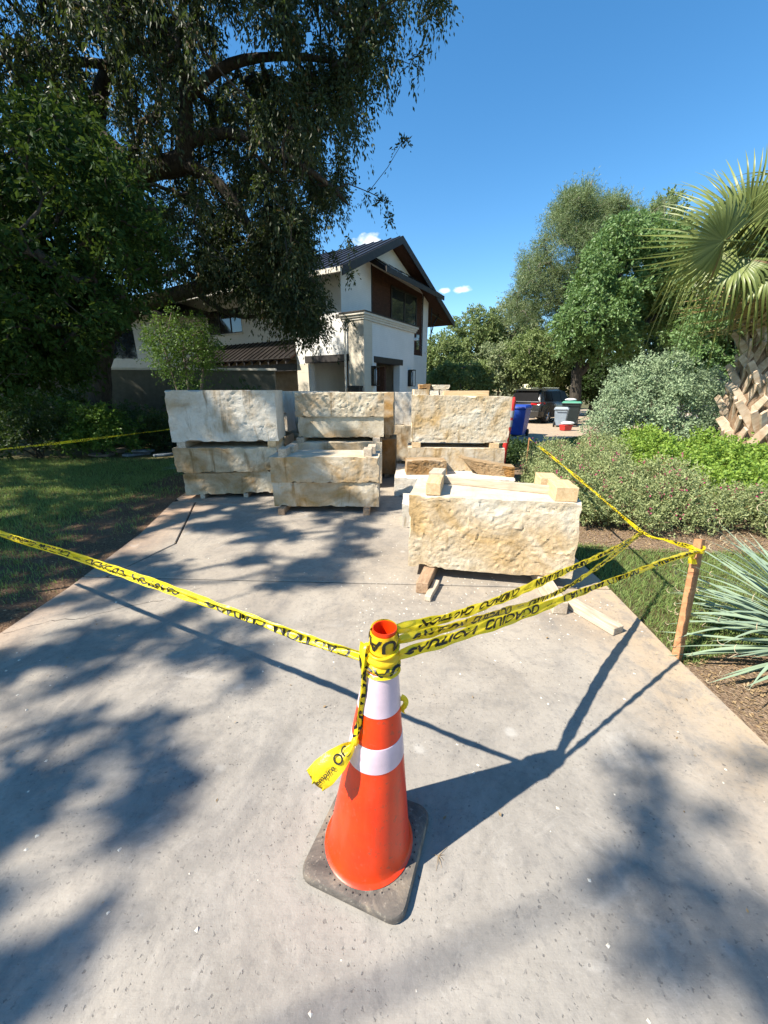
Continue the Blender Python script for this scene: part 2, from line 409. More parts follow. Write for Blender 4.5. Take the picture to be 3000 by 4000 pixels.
M = {}
M['concrete'] = m_concrete()
M['joint'] = simple('joint_filler', (.045, .04, .036), .95, spec=.1, sc=20)
M['soil'] = m_soil('lawn_soil', (.075, .085, .03), (.13, .11, .05), (.19, .15, .085))
M['dirt'] = m_soil('bare_dirt', (.10, .06, .037), (.21, .125, .075), (.27, .18, .11))
M['mulch'] = m_soil('mulch', (.13, .085, .055), (.27, .185, .12), (.38, .29, .20))
M['stone_warm'] = m_stone('limestone_warm', (.60, .535, .425), (.55, .45, .31), (.53, .35, .155), .60)
M['stone_pale'] = m_stone('limestone_pale', (.64, .56, .425), (.55, .44, .29), (.36, .21, .075), .62, .3)
M['stone_rust'] = m_stone('limestone_rusty', (.36, .265, .16), (.31, .205, .11), (.29, .145, .042), .95)
M['stone_gold'] = m_stone('limestone_golden', (.57, .50, .39), (.52, .405, .255), (.44, .25, .075), .72)
M['stone_white'] = m_stone('limestone_white', (.64, .585, .495), (.555, .485, .38), (.38, .24, .10), .34, .3)
M['pine'] = m_wood('pine_lumber', (.48, .32, .165), (.63, .47, .28))
M['oldwood'] = m_wood('weathered_lumber', (.36, .28, .20), (.56, .47, .36))
M['runner'] = m_wood('brown_runner_wood', (.24, .15, .09), (.42, .29, .185))
M['stake'] = m_wood('stake_wood', (.27, .12, .055), (.45, .23, .11), 1.0, 20)
M['tape'] = m_tape()
M['ink'] = simple('tape_black_ink', (.012, .012, .010), .45, spec=.4)
M['cone'] = m_cone(); M['rubber'] = m_rubber()
M['cone_in'] = simple('cone_inside', (.55, .05, .012), .6)
M['reflective'] = simple('reflective_sheeting', (.60, .46, .52), .32, spec=.7, var=.13, sc=9, bump=.12, bsc=420)
M['white_paint'] = m_brickpaint('white_painted_brick', (.76, .755, .73))
M['olive_wall'] = simple('olive_garden_wall', (.11, .105, .08), .9, bump=.3, bsc=60)
M['stucco'] = simple('cream_stucco', (.66, .635, .57), .9, bump=.3, bsc=90, var=.06)
M['pier'] = m_brickpaint('limestone_pier', (.62, .56, .45), .52, .26, .6)
M['tanwall'] = simple('tan_porch_wall', (.34, .27, .20), .9, bump=.2)
M['roofmetal'] = simple('dark_bronze_metal', (.050, .043, .040), .38, .55, .5, var=.2, sc=3)
M['trimdark'] = simple('dark_stained_beam', (.026, .021, .019), .6, bump=.2, var=.25)
M['soffit'] = m_wood('brown_wood_soffit', (.055, .026, .018), (.10, .048, .032), 1, 14)
M['browpanel'] = m_wood('brown_wood_siding', (.040, .018, .012), (.082, .036, .022), 1, 10)
M['cornice'] = simple('cast_stone_cornice', (.62, .585, .51), .85, bump=.2, var=.08)
M['blackmetal'] = simple('black_metal', (.010, .010, .011), .42, .2)
M['glass'] = m_glass('window_glass'); 
M['lampglass'] = simple('lantern_glass', (.42, .45, .47), .12, spec=.8, var=.1)
M['pale_metal'] = simple('light_metal_and_sun_catch', (.62, .60, .56), .4, .3)  # light metal; on the awning it also paints sun catches
M['carpaint'] = simple('dark_grey_car_paint', (.060, .060, .058), .22, .55, .6, var=.04)
M['chrome'] = simple('chrome_trim', (.62, .63, .65), .18, .95, var=.03)
M['carglass'] = simple('car_glass', (.008, .008, .009), .35, spec=.08)
M['tyre'] = simple('tyre_rubber', (.018, .018, .018), .85, bump=.2)
M['rim'] = simple('alloy_rim', (.50, .50, .51), .3, .8)
M['redlens'] = simple('red_lens', (.42, .012, .015), .2, spec=.7)
M['blackplastic'] = simple('black_plastic', (.02, .02, .021), .55)
M['bin_blue'] = simple('blue_bin_plastic', (.012, .055, .33), .45, var=.12)
M['bin_grey'] = simple('grey_bin_plastic', (.22, .27, .32), .5, var=.12)
M['bin_green'] = simple('green_bin_lid', (.012, .22, .13), .45, var=.12)
M['bin_dark'] = simple('dark_green_bin', (.014, .022, .022), .5, var=.12)
M['red'] = simple('red_plastic', (.50, .030, .025), .4)
M['bagwhite'] = simple('white_plastic_bag', (.78, .78, .78), .35, bump=.4, bsc=30)
M['greyrag'] = simple('grey_band', (.30, .30, .30), .7)
M['canopy'] = simple('dark_grey_canopy_fabric', (.032, .032, .036), .8, bump=.15)
M['whiteslat'] = simple('white_slat', (.75, .75, .75), .5)
M['flag_blue'] = simple('blue_grey_flagstone', (.17, .20, .23), .9, bump=.5, bsc=30, var=.25)
M['flag_tan'] = simple('tan_flagstone', (.22, .17, .13), .9, bump=.5, bsc=30, var=.25)
M['bark_oak'] = m_bark('oak_bark', (.028, .024, .02), (.085, .074, .06))
M['bark_pale'] = m_bark('grey_bark', (.10, .085, .07), (.24, .20, .165))
M['bark_pine'] = m_bark('pine_bark', (.10, .065, .05), (.23, .16, .12))
M['palmboot'] = m_wood('palm_boot', (.40, .27, .17), (.60, .50, .38), 1, 9)
M['palmtrunk'] = m_bark('palm_trunk', (.16, .10, .06), (.34, .235, .15), 2)
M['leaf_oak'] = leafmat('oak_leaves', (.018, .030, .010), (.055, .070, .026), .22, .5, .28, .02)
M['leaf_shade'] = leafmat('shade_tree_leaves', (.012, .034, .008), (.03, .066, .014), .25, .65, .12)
M['leaf_green'] = leafmat('bright_tree_leaves', (.085, .165, .05), (.21, .32, .11), .36, .45, .4)
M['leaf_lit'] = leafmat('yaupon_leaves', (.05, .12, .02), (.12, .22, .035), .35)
M['leaf_back'] = leafmat('background_leaves', (.12, .17, .055), (.28, .34, .13), .34, .55, .3)
M['leaf_back2'] = leafmat('grey_green_leaves', (.17, .215, .10), (.38, .42, .23), .34, .55, .3)
M['needle'] = leafmat('pine_needles', (.10, .145, .055), (.23, .28, .13), .28, .5, .35)
M['leaf_sage'] = leafmat('silver_sage_leaves', (.12, .185, .09), (.38, .47, .29), .18, .65, .25, tint=(.3, .36, .22))
M['leaf_salvia'] = leafmat('salvia_leaves', (.15, .20, .07), (.42, .45, .215), .32, .55, .3, .03)
M['leaf_lantana'] = leafmat('lantana_leaves', (.10, .20, .028), (.30, .41, .07), .33, .5, .3, tint=(.4, .5, .05))
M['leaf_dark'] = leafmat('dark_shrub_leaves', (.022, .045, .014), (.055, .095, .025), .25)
M['flower'] = leafmat('salvia_flowers', (.30, .02, .10), (.52, .08, .20), .3, .6, .2, tint=(.6, .1, .25))
M['frond'] = leafmat('palm_frond', (.055, .09, .018), (.25, .285, .085), .22, .42, .45, .06, tint=(.3, .32, .05))
M['frond_dry'] = leafmat('dry_palm_frond', (.30, .21, .09), (.48, .37, .18), .2, .5, .4, tint=(.5, .4, .15))
M['yucca'] = leafmat('yucca_leaf', (.17, .25, .165), (.31, .39, .275), .15, .42, .5, tint=(.3, .36, .2))
M['yuccatip'] = simple('dry_yucca_tip', (.52, .42, .27), .6)
M['grass'] = leafmat('grass_blades', (.13, .22, .05), (.36, .44, .16), .42, .55, .25, .12)
M['litter'] = leafmat('dry_leaf_litter', (.16, .095, .045), (.38, .28, .16), .1, .8, .15)
M['chip'] = simple('limestone_chips', (.62, .57, .48), .9)

# ------------------------------------------------------------------ the setting
def sheet(name, poly, z, mat, kind='structure'):
    o = MB().add([(x, y, z) for x, y in poly], [tuple(range(len(poly)))]).build(name, mat)
    return tag(o, kind=kind)
g = MB(); g.add([(-260, -120, -.035), (260, -120, -.035), (260, 400, -.035), (-260, 400, -.035)], [(0, 1, 2, 3)])
tag(g.build('ground', M['soil']), kind='structure')

# driveway: slabs of broom-finished concrete with open joints on a dark bed
drive = thing('driveway', None, None); tag(drive, kind='structure')
R_EDGE = [(1.84, -6), (1.82, .5), (1.82, 1.4), (1.845, 2.05), (1.88, 2.45), (1.92, 2.95), (1.93, 4.4), (1.96, 6.0), (2.55, 9.0), (4.3, 12.0), (7.6, 14.6), (13, 16.4)]
L_EDGE = [(-2.62, -6), (-2.62, .5), (-2.66, 2.3), (-2.69, 2.92), (-2.86, 4.2), (-3.22, 5.72), (-3.5, 9), (-3.7, 13), (-1.6, 17), (5.5, 27), (16, 34)]
def xr(y): return float(np.interp(y, [p[1] for p in R_EDGE], [p[0] for p in R_EDGE]))
def xl(y): return float(np.interp(y, [p[1] for p in L_EDGE], [p[0] for p in L_EDGE]))
bedp = [(x+.004, y) for x, y in R_EDGE]+[(30, 20), (30, 42)]+[(x-.004, y) for x, y in L_EDGE[::-1]]
MB().prism(bedp, -.10, -.018).build('joint_bed', M['joint'], drive)
def slab(poly, name='slab'):
    o = MB().prism(poly, -.09, 0).build(name, M['concrete'], drive, bevel=.006, seg=1); return o
G_ = .010
def jy(kind, x):   # joints running across
    if kind == 1: return 2.99-.05*x          # faint joint just in front of the near block
    if kind == 2: return float(np.interp(x, [-3.3, -1.58, .29, 1.96], [5.70, 5.20, 4.42, 3.75]))
    return -2.2
def edge_pts(edge, y0, y1):
    ys = [p[1] for p in edge]; xs = [p[0] for p in edge]
    return [(float(np.interp(y0, ys, xs)), y0)]+[(x, y) for x, y in edge if y0+.02 < y < y1-.02]+[(float(np.interp(y1, ys, xs)), y1)]
xc_ = -2.30                                       # long joint near the left edge
def strip(y_lo_fn, y_hi_fn, xa_fn, xb_fn, n=9):
    lo = []; hi = []
    return lo, hi
def across(k, x0, x1, gap):
    xs = np.linspace(x0, x1, 6); return [(float(x), jy(k, x)+gap) for x in xs]
# foreground apron
slab(edge_pts(R_EDGE, -6, -2.2-G_)+edge_pts(L_EDGE, -6, -2.2-G_)[::-1])
ya = jy(1, xr(2.9)); yb = jy(1, -2.69)
slab([(x-.002, y) for x, y in edge_pts(R_EDGE, -2.2+G_, ya-G_)]+across(1, xr(ya), -2.69, -G_)[1:-1]+[(x+.002, y) for x, y in edge_pts(L_EDGE, -2.2+G_, yb-G_)[::-1]])
yc2 = jy(2, 1.93); yd2 = jy(2, -3.2)
xm = -2.28
slab([(x-.002, y) for x, y in edge_pts(R_EDGE, ya+G_, yc2-G_)]+across(2, 1.9, xm-.55, -G_)+[(xm-.55+G_, jy(2, xm-.55)-.03), (-2.27, 3.9), (-2.50+G_, 3.14), (-2.5+G_, jy(1, -2.5)+G_)]+across(1, -2.4, 1.7, G_))
slab([(-2.5-G_, jy(1, -2.5)+G_), (-2.5-G_, 3.14), (-2.27-2*G_, 3.9), (xm-.55-G_, jy(2, xm-.55)-.03), (xm-.55-G_, jy(2, xm-.55)-G_), (-3.05, jy(2, -3.05)-G_)]+[(x+.002, y) for x, y in edge_pts(L_EDGE, yb+G_, 5.55)[::-1]])
slab([(x-.002, y) for x, y in edge_pts(R_EDGE, yc2+G_, 12.0)]+[(x+.002, y) for x, y in edge_pts(L_EDGE, 5.75, 12.0)[::-1]]+across(2, -3.15, 1.9, G_))
slab([(x-.002, y) for x, y in R_EDGE if y > 11.9][0:0]+[(4.3, 12.0+2*G_), (7.6, 14.6), (13, 16.4), (30, 20), (30, 42), (16, 34), (5.5, 27), (-1.6, 17), (-3.66, 12.9), (-3.64, 12.0+2*G_)])
# hairline crack across the left flare
cr = [(-2.62, 2.28), (-2.42, 2.42), (-2.2, 2.47), (-2.0, 2.62), (-1.8, 2.70), (-1.62, 2.86), (-1.52, 2.93)]
mb = MB(); pts = []
for (x0, y0), (x1, y1) in zip(cr[:-1], cr[1:]):
    for k in range(6):
        t_ = k/6; pts.append((x0+(x1-x0)*t_+random.uniform(-.012, .012), y0+(y1-y0)*t_+random.uniform(-.014, .014)))
V = []; 
for i, (x, y) in enumerate(pts): V += [(x-.001, y-.0022-.001*random.random(), .0012), (x+.001, y+.0022+.001*random.random(), .0012)]
mb.add(V, [(2*i, 2*i+2, 2*i+3, 2*i+1) for i in range(len(pts)-1)]); mb.build('crack', M['joint'], drive)

# bare soil beside the drive, mulch beds
sheet('bare_dirt_strip', [(-2.60, -6), (-2.6, 2.3), (-2.66, 2.95), (-2.84, 4.2), (-3.2, 5.75), (-3.5, 8.5), (-4.4, 8.0), (-3.9, 5.0), (-4.2, 3.6), (-5.2, 2.5), (-5.6, -6)], -.024, M['dirt'])
sheet('planting_bed', [(1.95, 3.95), (2.4, 3.86), (2.9, 3.72), (3.4, 3.7), (4.4, 3.62), (7, 3.3), (14, 3.0), (14, 10.5), (9.0, 12.4), (6.4, 12.2), (4.7, 10.9), (3.2, 9.4), (2.35, 7.6), (2.0, 5.9)], -.022, M['mulch'])
sheet('yucca_bed', [(1.84, -3), (1.83, 1.4), (1.86, 1.98), (2.3, 2.12), (2.9, 2.15), (3.6, 1.9), (4.4, 1.2), (4.6, -3)], -.0225, M['mulch'])
# ------------------------------------------------------------------ limestone blocks
def facet(p):
    """cellular noise of small tilted facets, like split rock"""
    c = np.floor(p[:, :2]).astype(np.int64); best = np.full(len(p), 9e9); val = np.zeros(len(p))
    for dx in (-1, 0, 1):
        for dy in (-1, 0, 1):
            ix, iy = c[:, 0]+dx, c[:, 1]+dy; z0 = 0*ix
            fx, fy = ix+_h(ix, iy, z0+1), iy+_h(ix, iy, z0+2); ex, ey = p[:, 0]-fx, p[:, 1]-fy; d = ex*ex+ey*ey
            v = _h(ix, iy, z0+3)-.5+(_h(ix, iy, z0+4)-.5)*ex*1.1+(_h(ix, iy, z0+5)-.5)*ey*1.1
            m = d < best; best = np.where(m, d, best); val = np.where(m, v, val)
    return val
def stone(name, label, loc, yaw, w, d, h, mat, amp=.03, res=.022, seed=0, group='quarried limestone blocks on the driveway', cut=None, top_tilt=0.0, rough_sides=.15, chip=.02, back=True):
    """split-face block, local origin at its front-left-bottom corner; x along the face, y into depth"""
    nx, ny, nz_ = max(4, int(w/res)), max(4, int(d/(res*1.6))), max(4, int(h/res))
    S = np.array([seed*7.31+3.1, seed*3.77+9.2, seed*5.13+1.7])
    X, Y, Z = np.linspace(0, w, nx+1), np.linspace(0, d, ny+1), np.linspace(0, h, nz_+1)
    vs, fs = [], []; off = 0
    def grid(A, B, fn, flip):
        nonlocal off
        a, b = np.meshgrid(A, B, indexing='ij'); V = fn(a.ravel(), b.ravel()); na, nb = len(A), len(B)
        idx = np.arange(na*nb).reshape(na, nb)+off
        q = np.stack([idx[:-1, :-1], idx[1:, :-1], idx[1:, 1:], idx[:-1, 1:]], -1).reshape(-1, 4)
        fs.append(q[:, ::-1] if flip else q); vs.append(V); off += na*nb
    st = lambda *c: np.stack(np.broadcast_arrays(*c), -1).astype(float)
    grid(X, Z, lambda a, b: st(a, 0, b), False); grid(X, Z, lambda a, b: st(a, d, b), True)
    grid(X, Y, lambda a, b: st(a, b, h), False); grid(X, Y, lambda a, b: st(a, b, 0), True)
    grid(Y, Z, lambda a, b: st(w, a, b), False); grid(Y, Z, lambda a, b: st(0, a, b), True)
    V = np.concatenate(vs); p = V.copy()
    x, y, z = p[:, 0], p[:, 1], p[:, 2]
    q = np.stack([x, z, np.zeros_like(x)], -1)+S
    big = fbm(q*np.array([2.0, 2.6, 1]), 3)-.5
    warp = q+np.stack([fbm(q*5+3, 2), fbm(q*5+9, 2), 0*x], -1)*.16
    n = .70*big+.28*facet(warp*np.array([5, 7, 1]))+.24*facet(warp*np.array([13, 17, 1])+5)+.22*facet(warp*np.array([31, 37, 1])+11)+.40*(fbm(q*52, 3)-.5)
    ed = np.minimum(np.minimum(x, w-x), np.minimum(z, h-z))
    em = np.clip(ed/.045, 0, 1); em = .35+.65*em*em*(3-2*em)
    wf = np.clip(1-y/.07, 0, 1); wf = wf*wf*(3-2*wf)
    V[:, 1] -= wf*(amp*.80*n*em+amp*.2)
    # broken arrises
    e2 = fbm(q*np.array([9, 9, 1])+40, 3)
    ch = np.clip(e2-.5, 0, 1)*4*chip
    tf = np.clip(1-(h-z)/.05, 0, 1)*wf; bf = np.clip(1-z/.06, 0, 1)*wf
    V[:, 2] -= tf*ch; V[:, 2] += bf*ch*1.3
    lf = np.clip(1-x/.05, 0, 1)*wf; rf = np.clip(1-(w-x)/.05, 0, 1)*wf
    V[:, 0] += lf*ch*.9; V[:, 0] -= rf*ch*.9
    r3 = (fbm(p*7+S, 4)-.5)*rough_sides*.09
    m_l = np.clip(1-x/.04, 0, 1); m_r = np.clip(1-(w-x)/.04, 0, 1); m_t = np.clip(1-(h-z)/.03, 0, 1)*.5*(1-wf)
    V[:, 0] += (m_r-m_l)*r3; V[:, 2] -= np.abs(m_t*r3)*.4
    V[:, 2] += top_tilt*(x/w-.5)*(z/h)
    if cut is not None: V = cut(V)
    o = np_mesh(name, V, [np.concatenate(fs)], mat, None, True, loc, yaw)
    autosmooth(o, 28)
    return tag(o, label, 'stone block', group)

def timber(name, label, p0, yaw, L, w, h, mat, cat='timber', group='wood spacers under and on the stones', bev=.004, pitch=0.0, roll=0.0, notch=None):
    """lumber, origin at its centre-bottom; length along local x, slightly bowed, sawn ends"""
    mb = MB(); n = 5; xs = np.linspace(-L/2, L/2, n); V = []
    for i, x in enumerate(xs):
        jy_, jz_ = random.uniform(-.0025, .0025), random.uniform(0, .002)
        for (sy, sz) in ((-.5, 0), (.5, 0), (.5, 1), (-.5, 1)):
            V.append((x+random.uniform(-.003, .003)*(i in (0, n-1)), sy*w+jy_, sz*h+(jz_ if sz else 0)))
    F = [(i*4+j, i*4+(j+1) % 4, (i+1)*4+(j+1) % 4, (i+1)*4+j) for i in range(n-1) for j in range(4)]
    F += [(3, 2, 1, 0), tuple((n-1)*4+j for j in (0, 1, 2, 3))]
    mb.add(V, F)
    o = mb.build(name, mat, None, bevel=bev, seg=1); o.location = p0; o.rotation_euler = (roll, pitch, yaw)
    return tag(o, label, cat, group)

rd = radians
# left stack
YA = rd(6)
ua = np.array([cos(YA), sin(YA)]); na = np.array([-sin(YA), cos(YA)])
A0 = np.array([-3.095, 5.653])
def at(o, u, n, s, t): q = o+u*s+n*t; return (q[0], q[1])
stone('limestone_block', 'pale grey streaked block on top of the left stack', (*at(A0, ua, na, 0, 0), .875), YA, 1.52, .78, .725, M['stone_white'], .026, .02, 1)
stone('limestone_block', 'tan stained block in the middle of the left stack, under the wood spacers', (*at(A0, ua, na, -.02, .02), .415), YA, 1.50, .78, .37, M['stone_pale'], .03, .02, 2)
stone('limestone_block', 'lowest block of the left stack, nearest the lawn', (*at(A0, ua, na, .06, .05), .065), YA, 1.36, .74, .35, M['stone_pale'], .03, .02, 3)
for s, lab, z, dy in ((.10, 'left', .785, 0), (1.40, 'right', .785, 0)):
    timber('wood_spacer', 'short wood spacer at the %s end between the top two blocks of the left stack' % lab, (*at(A0, ua, na, s+.02, .37), z), YA+pi/2, .74, .12, .09, M['oldwood'] if s < 1 else M['pine'])
for s, lab in ((.30, 'left'), (.95, 'right')):
    timber('wood_spacer', 'dark runner under the %s half of the lowest left-stack block' % lab, (*at(A0, ua, na, s, .40), 0.0), YA+pi/2, .72, .07, .065, M['oldwood'])
# front middle pair
B0 = np.array([-1.515, 5.023]); YB = rd(-1); ub = np.array([cos(YB), sin(YB)]); nb = np.array([-sin(YB), cos(YB)])
stone('limestone_block', 'golden stained upper block of the short front-middle stack', (*at(B0, ub, nb, 0, 0), .422), YB, 1.45, .62, .345, M['stone_gold'], .03, .018, 4)
stone('limestone_block', 'bottom block of the short front-middle stack', (*at(B0, ub, nb, .015, .02), .085), YB, 1.43, .62, .337, M['stone_gold'], .03, .018, 5)
for s, lab in ((.16, 'left'), (1.30, 'right')):
    timber('wood_spacer', 'wood runner under the %s end of the short front-middle stack' % lab, (*at(B0, ub, nb, s-.02, .22), 0.0), YB+pi/2, .66, .085, .085, M['runner'])
for s, t_, L, lab in ((.17, .16, .24, 'nearer spacer on the left end'), (.20, .45, .30, 'farther spacer on the left end'), (1.30, .14, .20, 'nearer spacer on the right end'), (1.34, .42, .28, 'farther spacer on the right end')):
    timber('wood_spacer', lab+' atop the short front-middle stack', (*at(B0, ub, nb, s, t_), .763), YB+pi/2+random.uniform(-.05, .05), L, .11, .10, M['oldwood'])
# middle stack behind it
C0 = np.array([-1.455, 6.5]); uc = np.array([1., 0]); nc = np.array([0, 1.])
stone('limestone_block', 'rough grey block on top of the middle stack', (*C0, 1.185), 0, 1.455, .60, .38, M['stone_pale'], .045, .02, 6)
stone('limestone_block', 'smooth tan sawn block second from the top of the middle stack', (C0[0]+.02, C0[1]+.02, .845), 0, 1.43, .58, .34, M['stone_pale'], .008, .025, 7)
stone('limestone_block', 'lower block of the middle stack, mostly hidden behind the short stack', (C0[0]-.08, C0[1]-.10, .075), 0, 1.50, .66, .70, M['stone_pale'], .012, .025, 8)
for s, lab in ((.06, 'left'), (1.33, 'right')):
    timber('wood_spacer', 'wood spacer at the %s end in the middle stack' % lab, (C0[0]+s, C0[1]+.23, .775), pi/2, .60, .12, .07, M['oldwood'])
    timber('wood_spacer', 'runner on the ground under the %s end of the middle stack' % lab, (C0[0]+s, C0[1]+.23, 0), pi/2, .64, .10, .075, M['oldwood'])
# stack behind the middle stack (its right end shows)
stone('limestone_block', 'tall pale block behind the right end of the middle stack, upper of two', (-1.10, 7.33, .80), rd(-3), 1.28, .75, .765, M['stone_gold'], .02, .03, 9)
stone('limestone_block', 'brown stained block low behind the middle stack', (-1.00, 7.22, .075), rd(-3), 1.22, .80, .665, M['stone_rust'], .025, .03, 10)
for s, lab in ((-.75, 'left'), (.06, 'right')):
    timber('wood_spacer', '%s spacer between the two blocks behind the middle stack' % lab, (s, 7.66, .74), pi/2, .66, .10, .06, M['pine'])
    timber('wood_spacer', '%s runner under the brown block behind the middle stack' % lab, (s, 7.60, 0), pi/2, .70, .10, .075, M['oldwood'])
# stack behind the left stack
stone('limestone_block', 'top block showing in the gap behind the left stack', (-3.25, 7.02, 1.215), rd(1), 1.50, .7, .36, M['stone_white'], .03, .03, 11)
stone('limestone_block', 'second block showing in the gap behind the left stack', (-3.23, 7.04, .88), rd(1), 1.49, .7, .335, M['stone_white'], .02, .03, 12)
stone('limestone_block', 'low block showing in the gap behind the left stack', (-3.30, 7.0, .07), rd(1), 1.52, .7, .73, M['stone_pale'], .03, .03, 13)
for s in (-3.05, -2.0):
    lab = 'left' if s < -2.5 else 'right'
    timber('wood_spacer', '%s spacer in the stack behind the left stack' % lab, (s, 7.38, .80), pi/2, .66, .12, .08, M['oldwood'])
    timber('wood_spacer', '%s runner under the stack behind the left stack' % lab, (s, 7.38, 0), pi/2, .66, .10, .07, M['oldwood'])
# farther stacks glimpsed in the gaps
stone('limestone_block', 'far upper block glimpsed between the left and middle stacks', (-2.55, 8.35, .72), rd(2), 1.6, .7, .86, M['stone_white'], .02, .035, 14)
stone('limestone_block', 'far lower block glimpsed between the left and middle stacks', (-2.5, 8.3, .07), rd(2), 1.5, .7, .65, M['stone_pale'], .02, .035, 15)
stone('limestone_block', 'far upper block in shade between the middle and right stacks', (-.75, 8.75, .86), rd(-2), 1.38, .8, .70, M['stone_white'], .02, .035, 16)
stone('limestone_block', 'far lower block in shade between the middle and right stacks', (-.75, 8.70, .07), rd(-2), 1.36, .8, .79, M['stone_pale'], .02, .035, 17)
for s, y_ in ((-2.2, 8.65), (-1.3, 8.7), (-.5, 9.05), (.35, 9.05)):
    timber('wood_spacer', 'ground runner under a far stack, %s' % {-2.2: 'left one behind the left gap', -1.3: 'right one behind the left gap', -.5: 'left one behind the right gap', .35: 'right one behind the right gap'}[s], (s, y_, 0), pi/2, .66, .10, .07, M['oldwood'])
# right stack
stone('limestone_block', 'big golden block on top of the right stack', (.45, 6.50, .765), rd(-4), 1.60, .62, .75, M['stone_warm'], .03, .016, 18, chip=.028, top_tilt=-.03)
stone('limestone_block', 'second block of the right stack, under the big golden block', (.40, 6.46, .30), rd(-4), 1.60, .60, .385, M['stone_warm'], .02, .02, 19)
for s, lab in ((.13, 'left'), (1.42, 'right')):
    timber('wood_spacer', 'pale spacer at the %s end under the big golden top block' % lab, (.43+s*cos(rd(-4)), 6.78+s*sin(rd(-4)), .685), rd(86), .62, .15, .08, M['pine'])
def cutF4(V):
    a = np.clip((.28-V[:, 0])/.28, 0, 1); V[:, 2] *= 1-.0*a; V[:, 1] += np.where(V[:, 1] < .5, a*.03, 0); return V
stone('limestone_block', 'wide white slab lying on the concrete under the right stack', (.16, 5.86, .0), rd(-4), 1.86, 1.20, .30, M['stone_white'], .02, .022, 20, cut=cutF4)
def cutA(V):
    t = V[:, 0]/.64; V[:, 2] *= 1-.10*np.abs(t-.45); V[:, 0] += .05*(V[:, 2]/.25)*(t-.3)*-.6; return V
stone('limestone_fragment', 'rust brown broken slab lying left on the white slab', (.36, 6.08, .300), rd(2), .66, .30, .235, M['stone_rust'], .045, .014, 21, cut=cutA, group='broken stone pieces')
def cutB(V):
    t = np.clip(V[:, 0]/.66, 0, 1); zt = V[:, 2]/.235
    V[:, 0] = V[:, 0]-(.26*(zt-.0))*(1-t)*1.0+.22*(1-t)
    V[:, 2] *= 1-.38*t; V[:, 1] += .16*(1-t); return V
stone('limestone_fragment', 'pointed broken slab jutting right off the white slab', (1.30, 5.98, .292), rd(-6), .74, .26, .27, M['stone_rust'], .045, .014, 22, cut=cutB, group='broken stone pieces')
# rubble and a plank on top of the right stack
for (x, y, z, w, d, h, yw, m, lab) in ((.50, 6.63, 1.521, .24, .20, .095, .1, 'stone_gold', 'square rubble piece at the left end atop the right stack'), (.76, 6.66, 1.518, .14, .18, .085, -.1, 'stone_white', 'grey rubble piece in the middle atop the right stack'), (.92, 6.66, 1.514, .16, .18, .085, .05, 'stone_warm', 'small golden rubble piece at the right atop the right stack'),
                                         (.57, 6.66, 1.617, .20, .17, .08, -.06, 'stone_rust', 'brown rubble piece perched on the other rubble'), (.80, 6.67, 1.605, .30, .16, .08, .05, 'stone_warm', 'pale rounded rubble piece perched on the other rubble')):
    stone('rubble_stone', lab, (x, y, z), yw, w, d, h, M[m], .016, .02, int(x*100), group='rubble on the right stack', rough_sides=.6)
timber('wood_plank', 'clean yellow pine board lying across the top of the right stack', (1.36, 6.68, 1.505), rd(-2.5), .74, .14, .085, M['pine'], 'plank')
# near right block
YG = rd(-11); ug = np.array([cos(YG), sin(YG)]); ng = np.array([-sin(YG), cos(YG)]); G0 = np.array([.215, 3.135])
stone('limestone_block', 'large cream block nearest the cone, with two wood blocks on top', (*G0, .10), YG, 1.37, .66, .655, M['stone_warm'], .028, .0115, 24, chip=.016)
timber('wood_spacer', 'runner poking out under the left end of the near cream block', (*at(G0, ug, ng, .20, .10), .003), YG+rd(84), .80, .10, .097, M['runner'])
timber('wood_spacer', 'runner under the right end of the near cream block', (*at(G0, ug, ng, 1.15, .07), .003), YG+rd(96), .96, .105, .097, M['oldwood'])
timber('wood_scrap', 'split wood scrap lying beside the left runner of the near block', (.40, 2.83, .003), rd(68), .30, .05, .045, M['oldwood'], group='loose wood scraps')
timber('wood_scrap', 'weathered lumber offcut on the concrete in front of the near block', (1.52, 2.45, .003), rd(-66), .42, .10, .055, M['oldwood'], group='loose wood scraps')
timber('wood_spacer', 'tall wood block at the front left on the near cream block', (*at(G0, ug, ng, .20, .20), .757), YG+rd(88), .34, .125, .105, M['pine'])
timber('wood_spacer', 'wood block at the back left on the near cream block', (*at(G0, ug, ng, .20, .50), .757), YG+rd(84), .22, .125, .12, M['oldwood'])
timber('wood_spacer', 'tall wood block at the front right on the near cream block', (*at(G0, ug, ng, 1.24, .18), .757), YG+rd(91), .30, .17, .115, M['pine'])
timber('wood_spacer', 'wood block at the back right on the near cream block', (*at(G0, ug, ng, 1.18, .48), .757), YG+rd(91), .24, .16, .115, M['pine'])
timber('wood_plank', 'thin weathered plank lying diagonally over the near cream block', (*at(G0, ug, ng, .70, .38), .757), YG-rd(14.5), .96, .035, .07, M['oldwood'], 'plank')
stone('limestone_block', 'low grey block end hidden behind the near cream block', (.22, 4.42, 0), rd(-4), .9, .5, .30, M['stone_white'], .02, .025, 26)

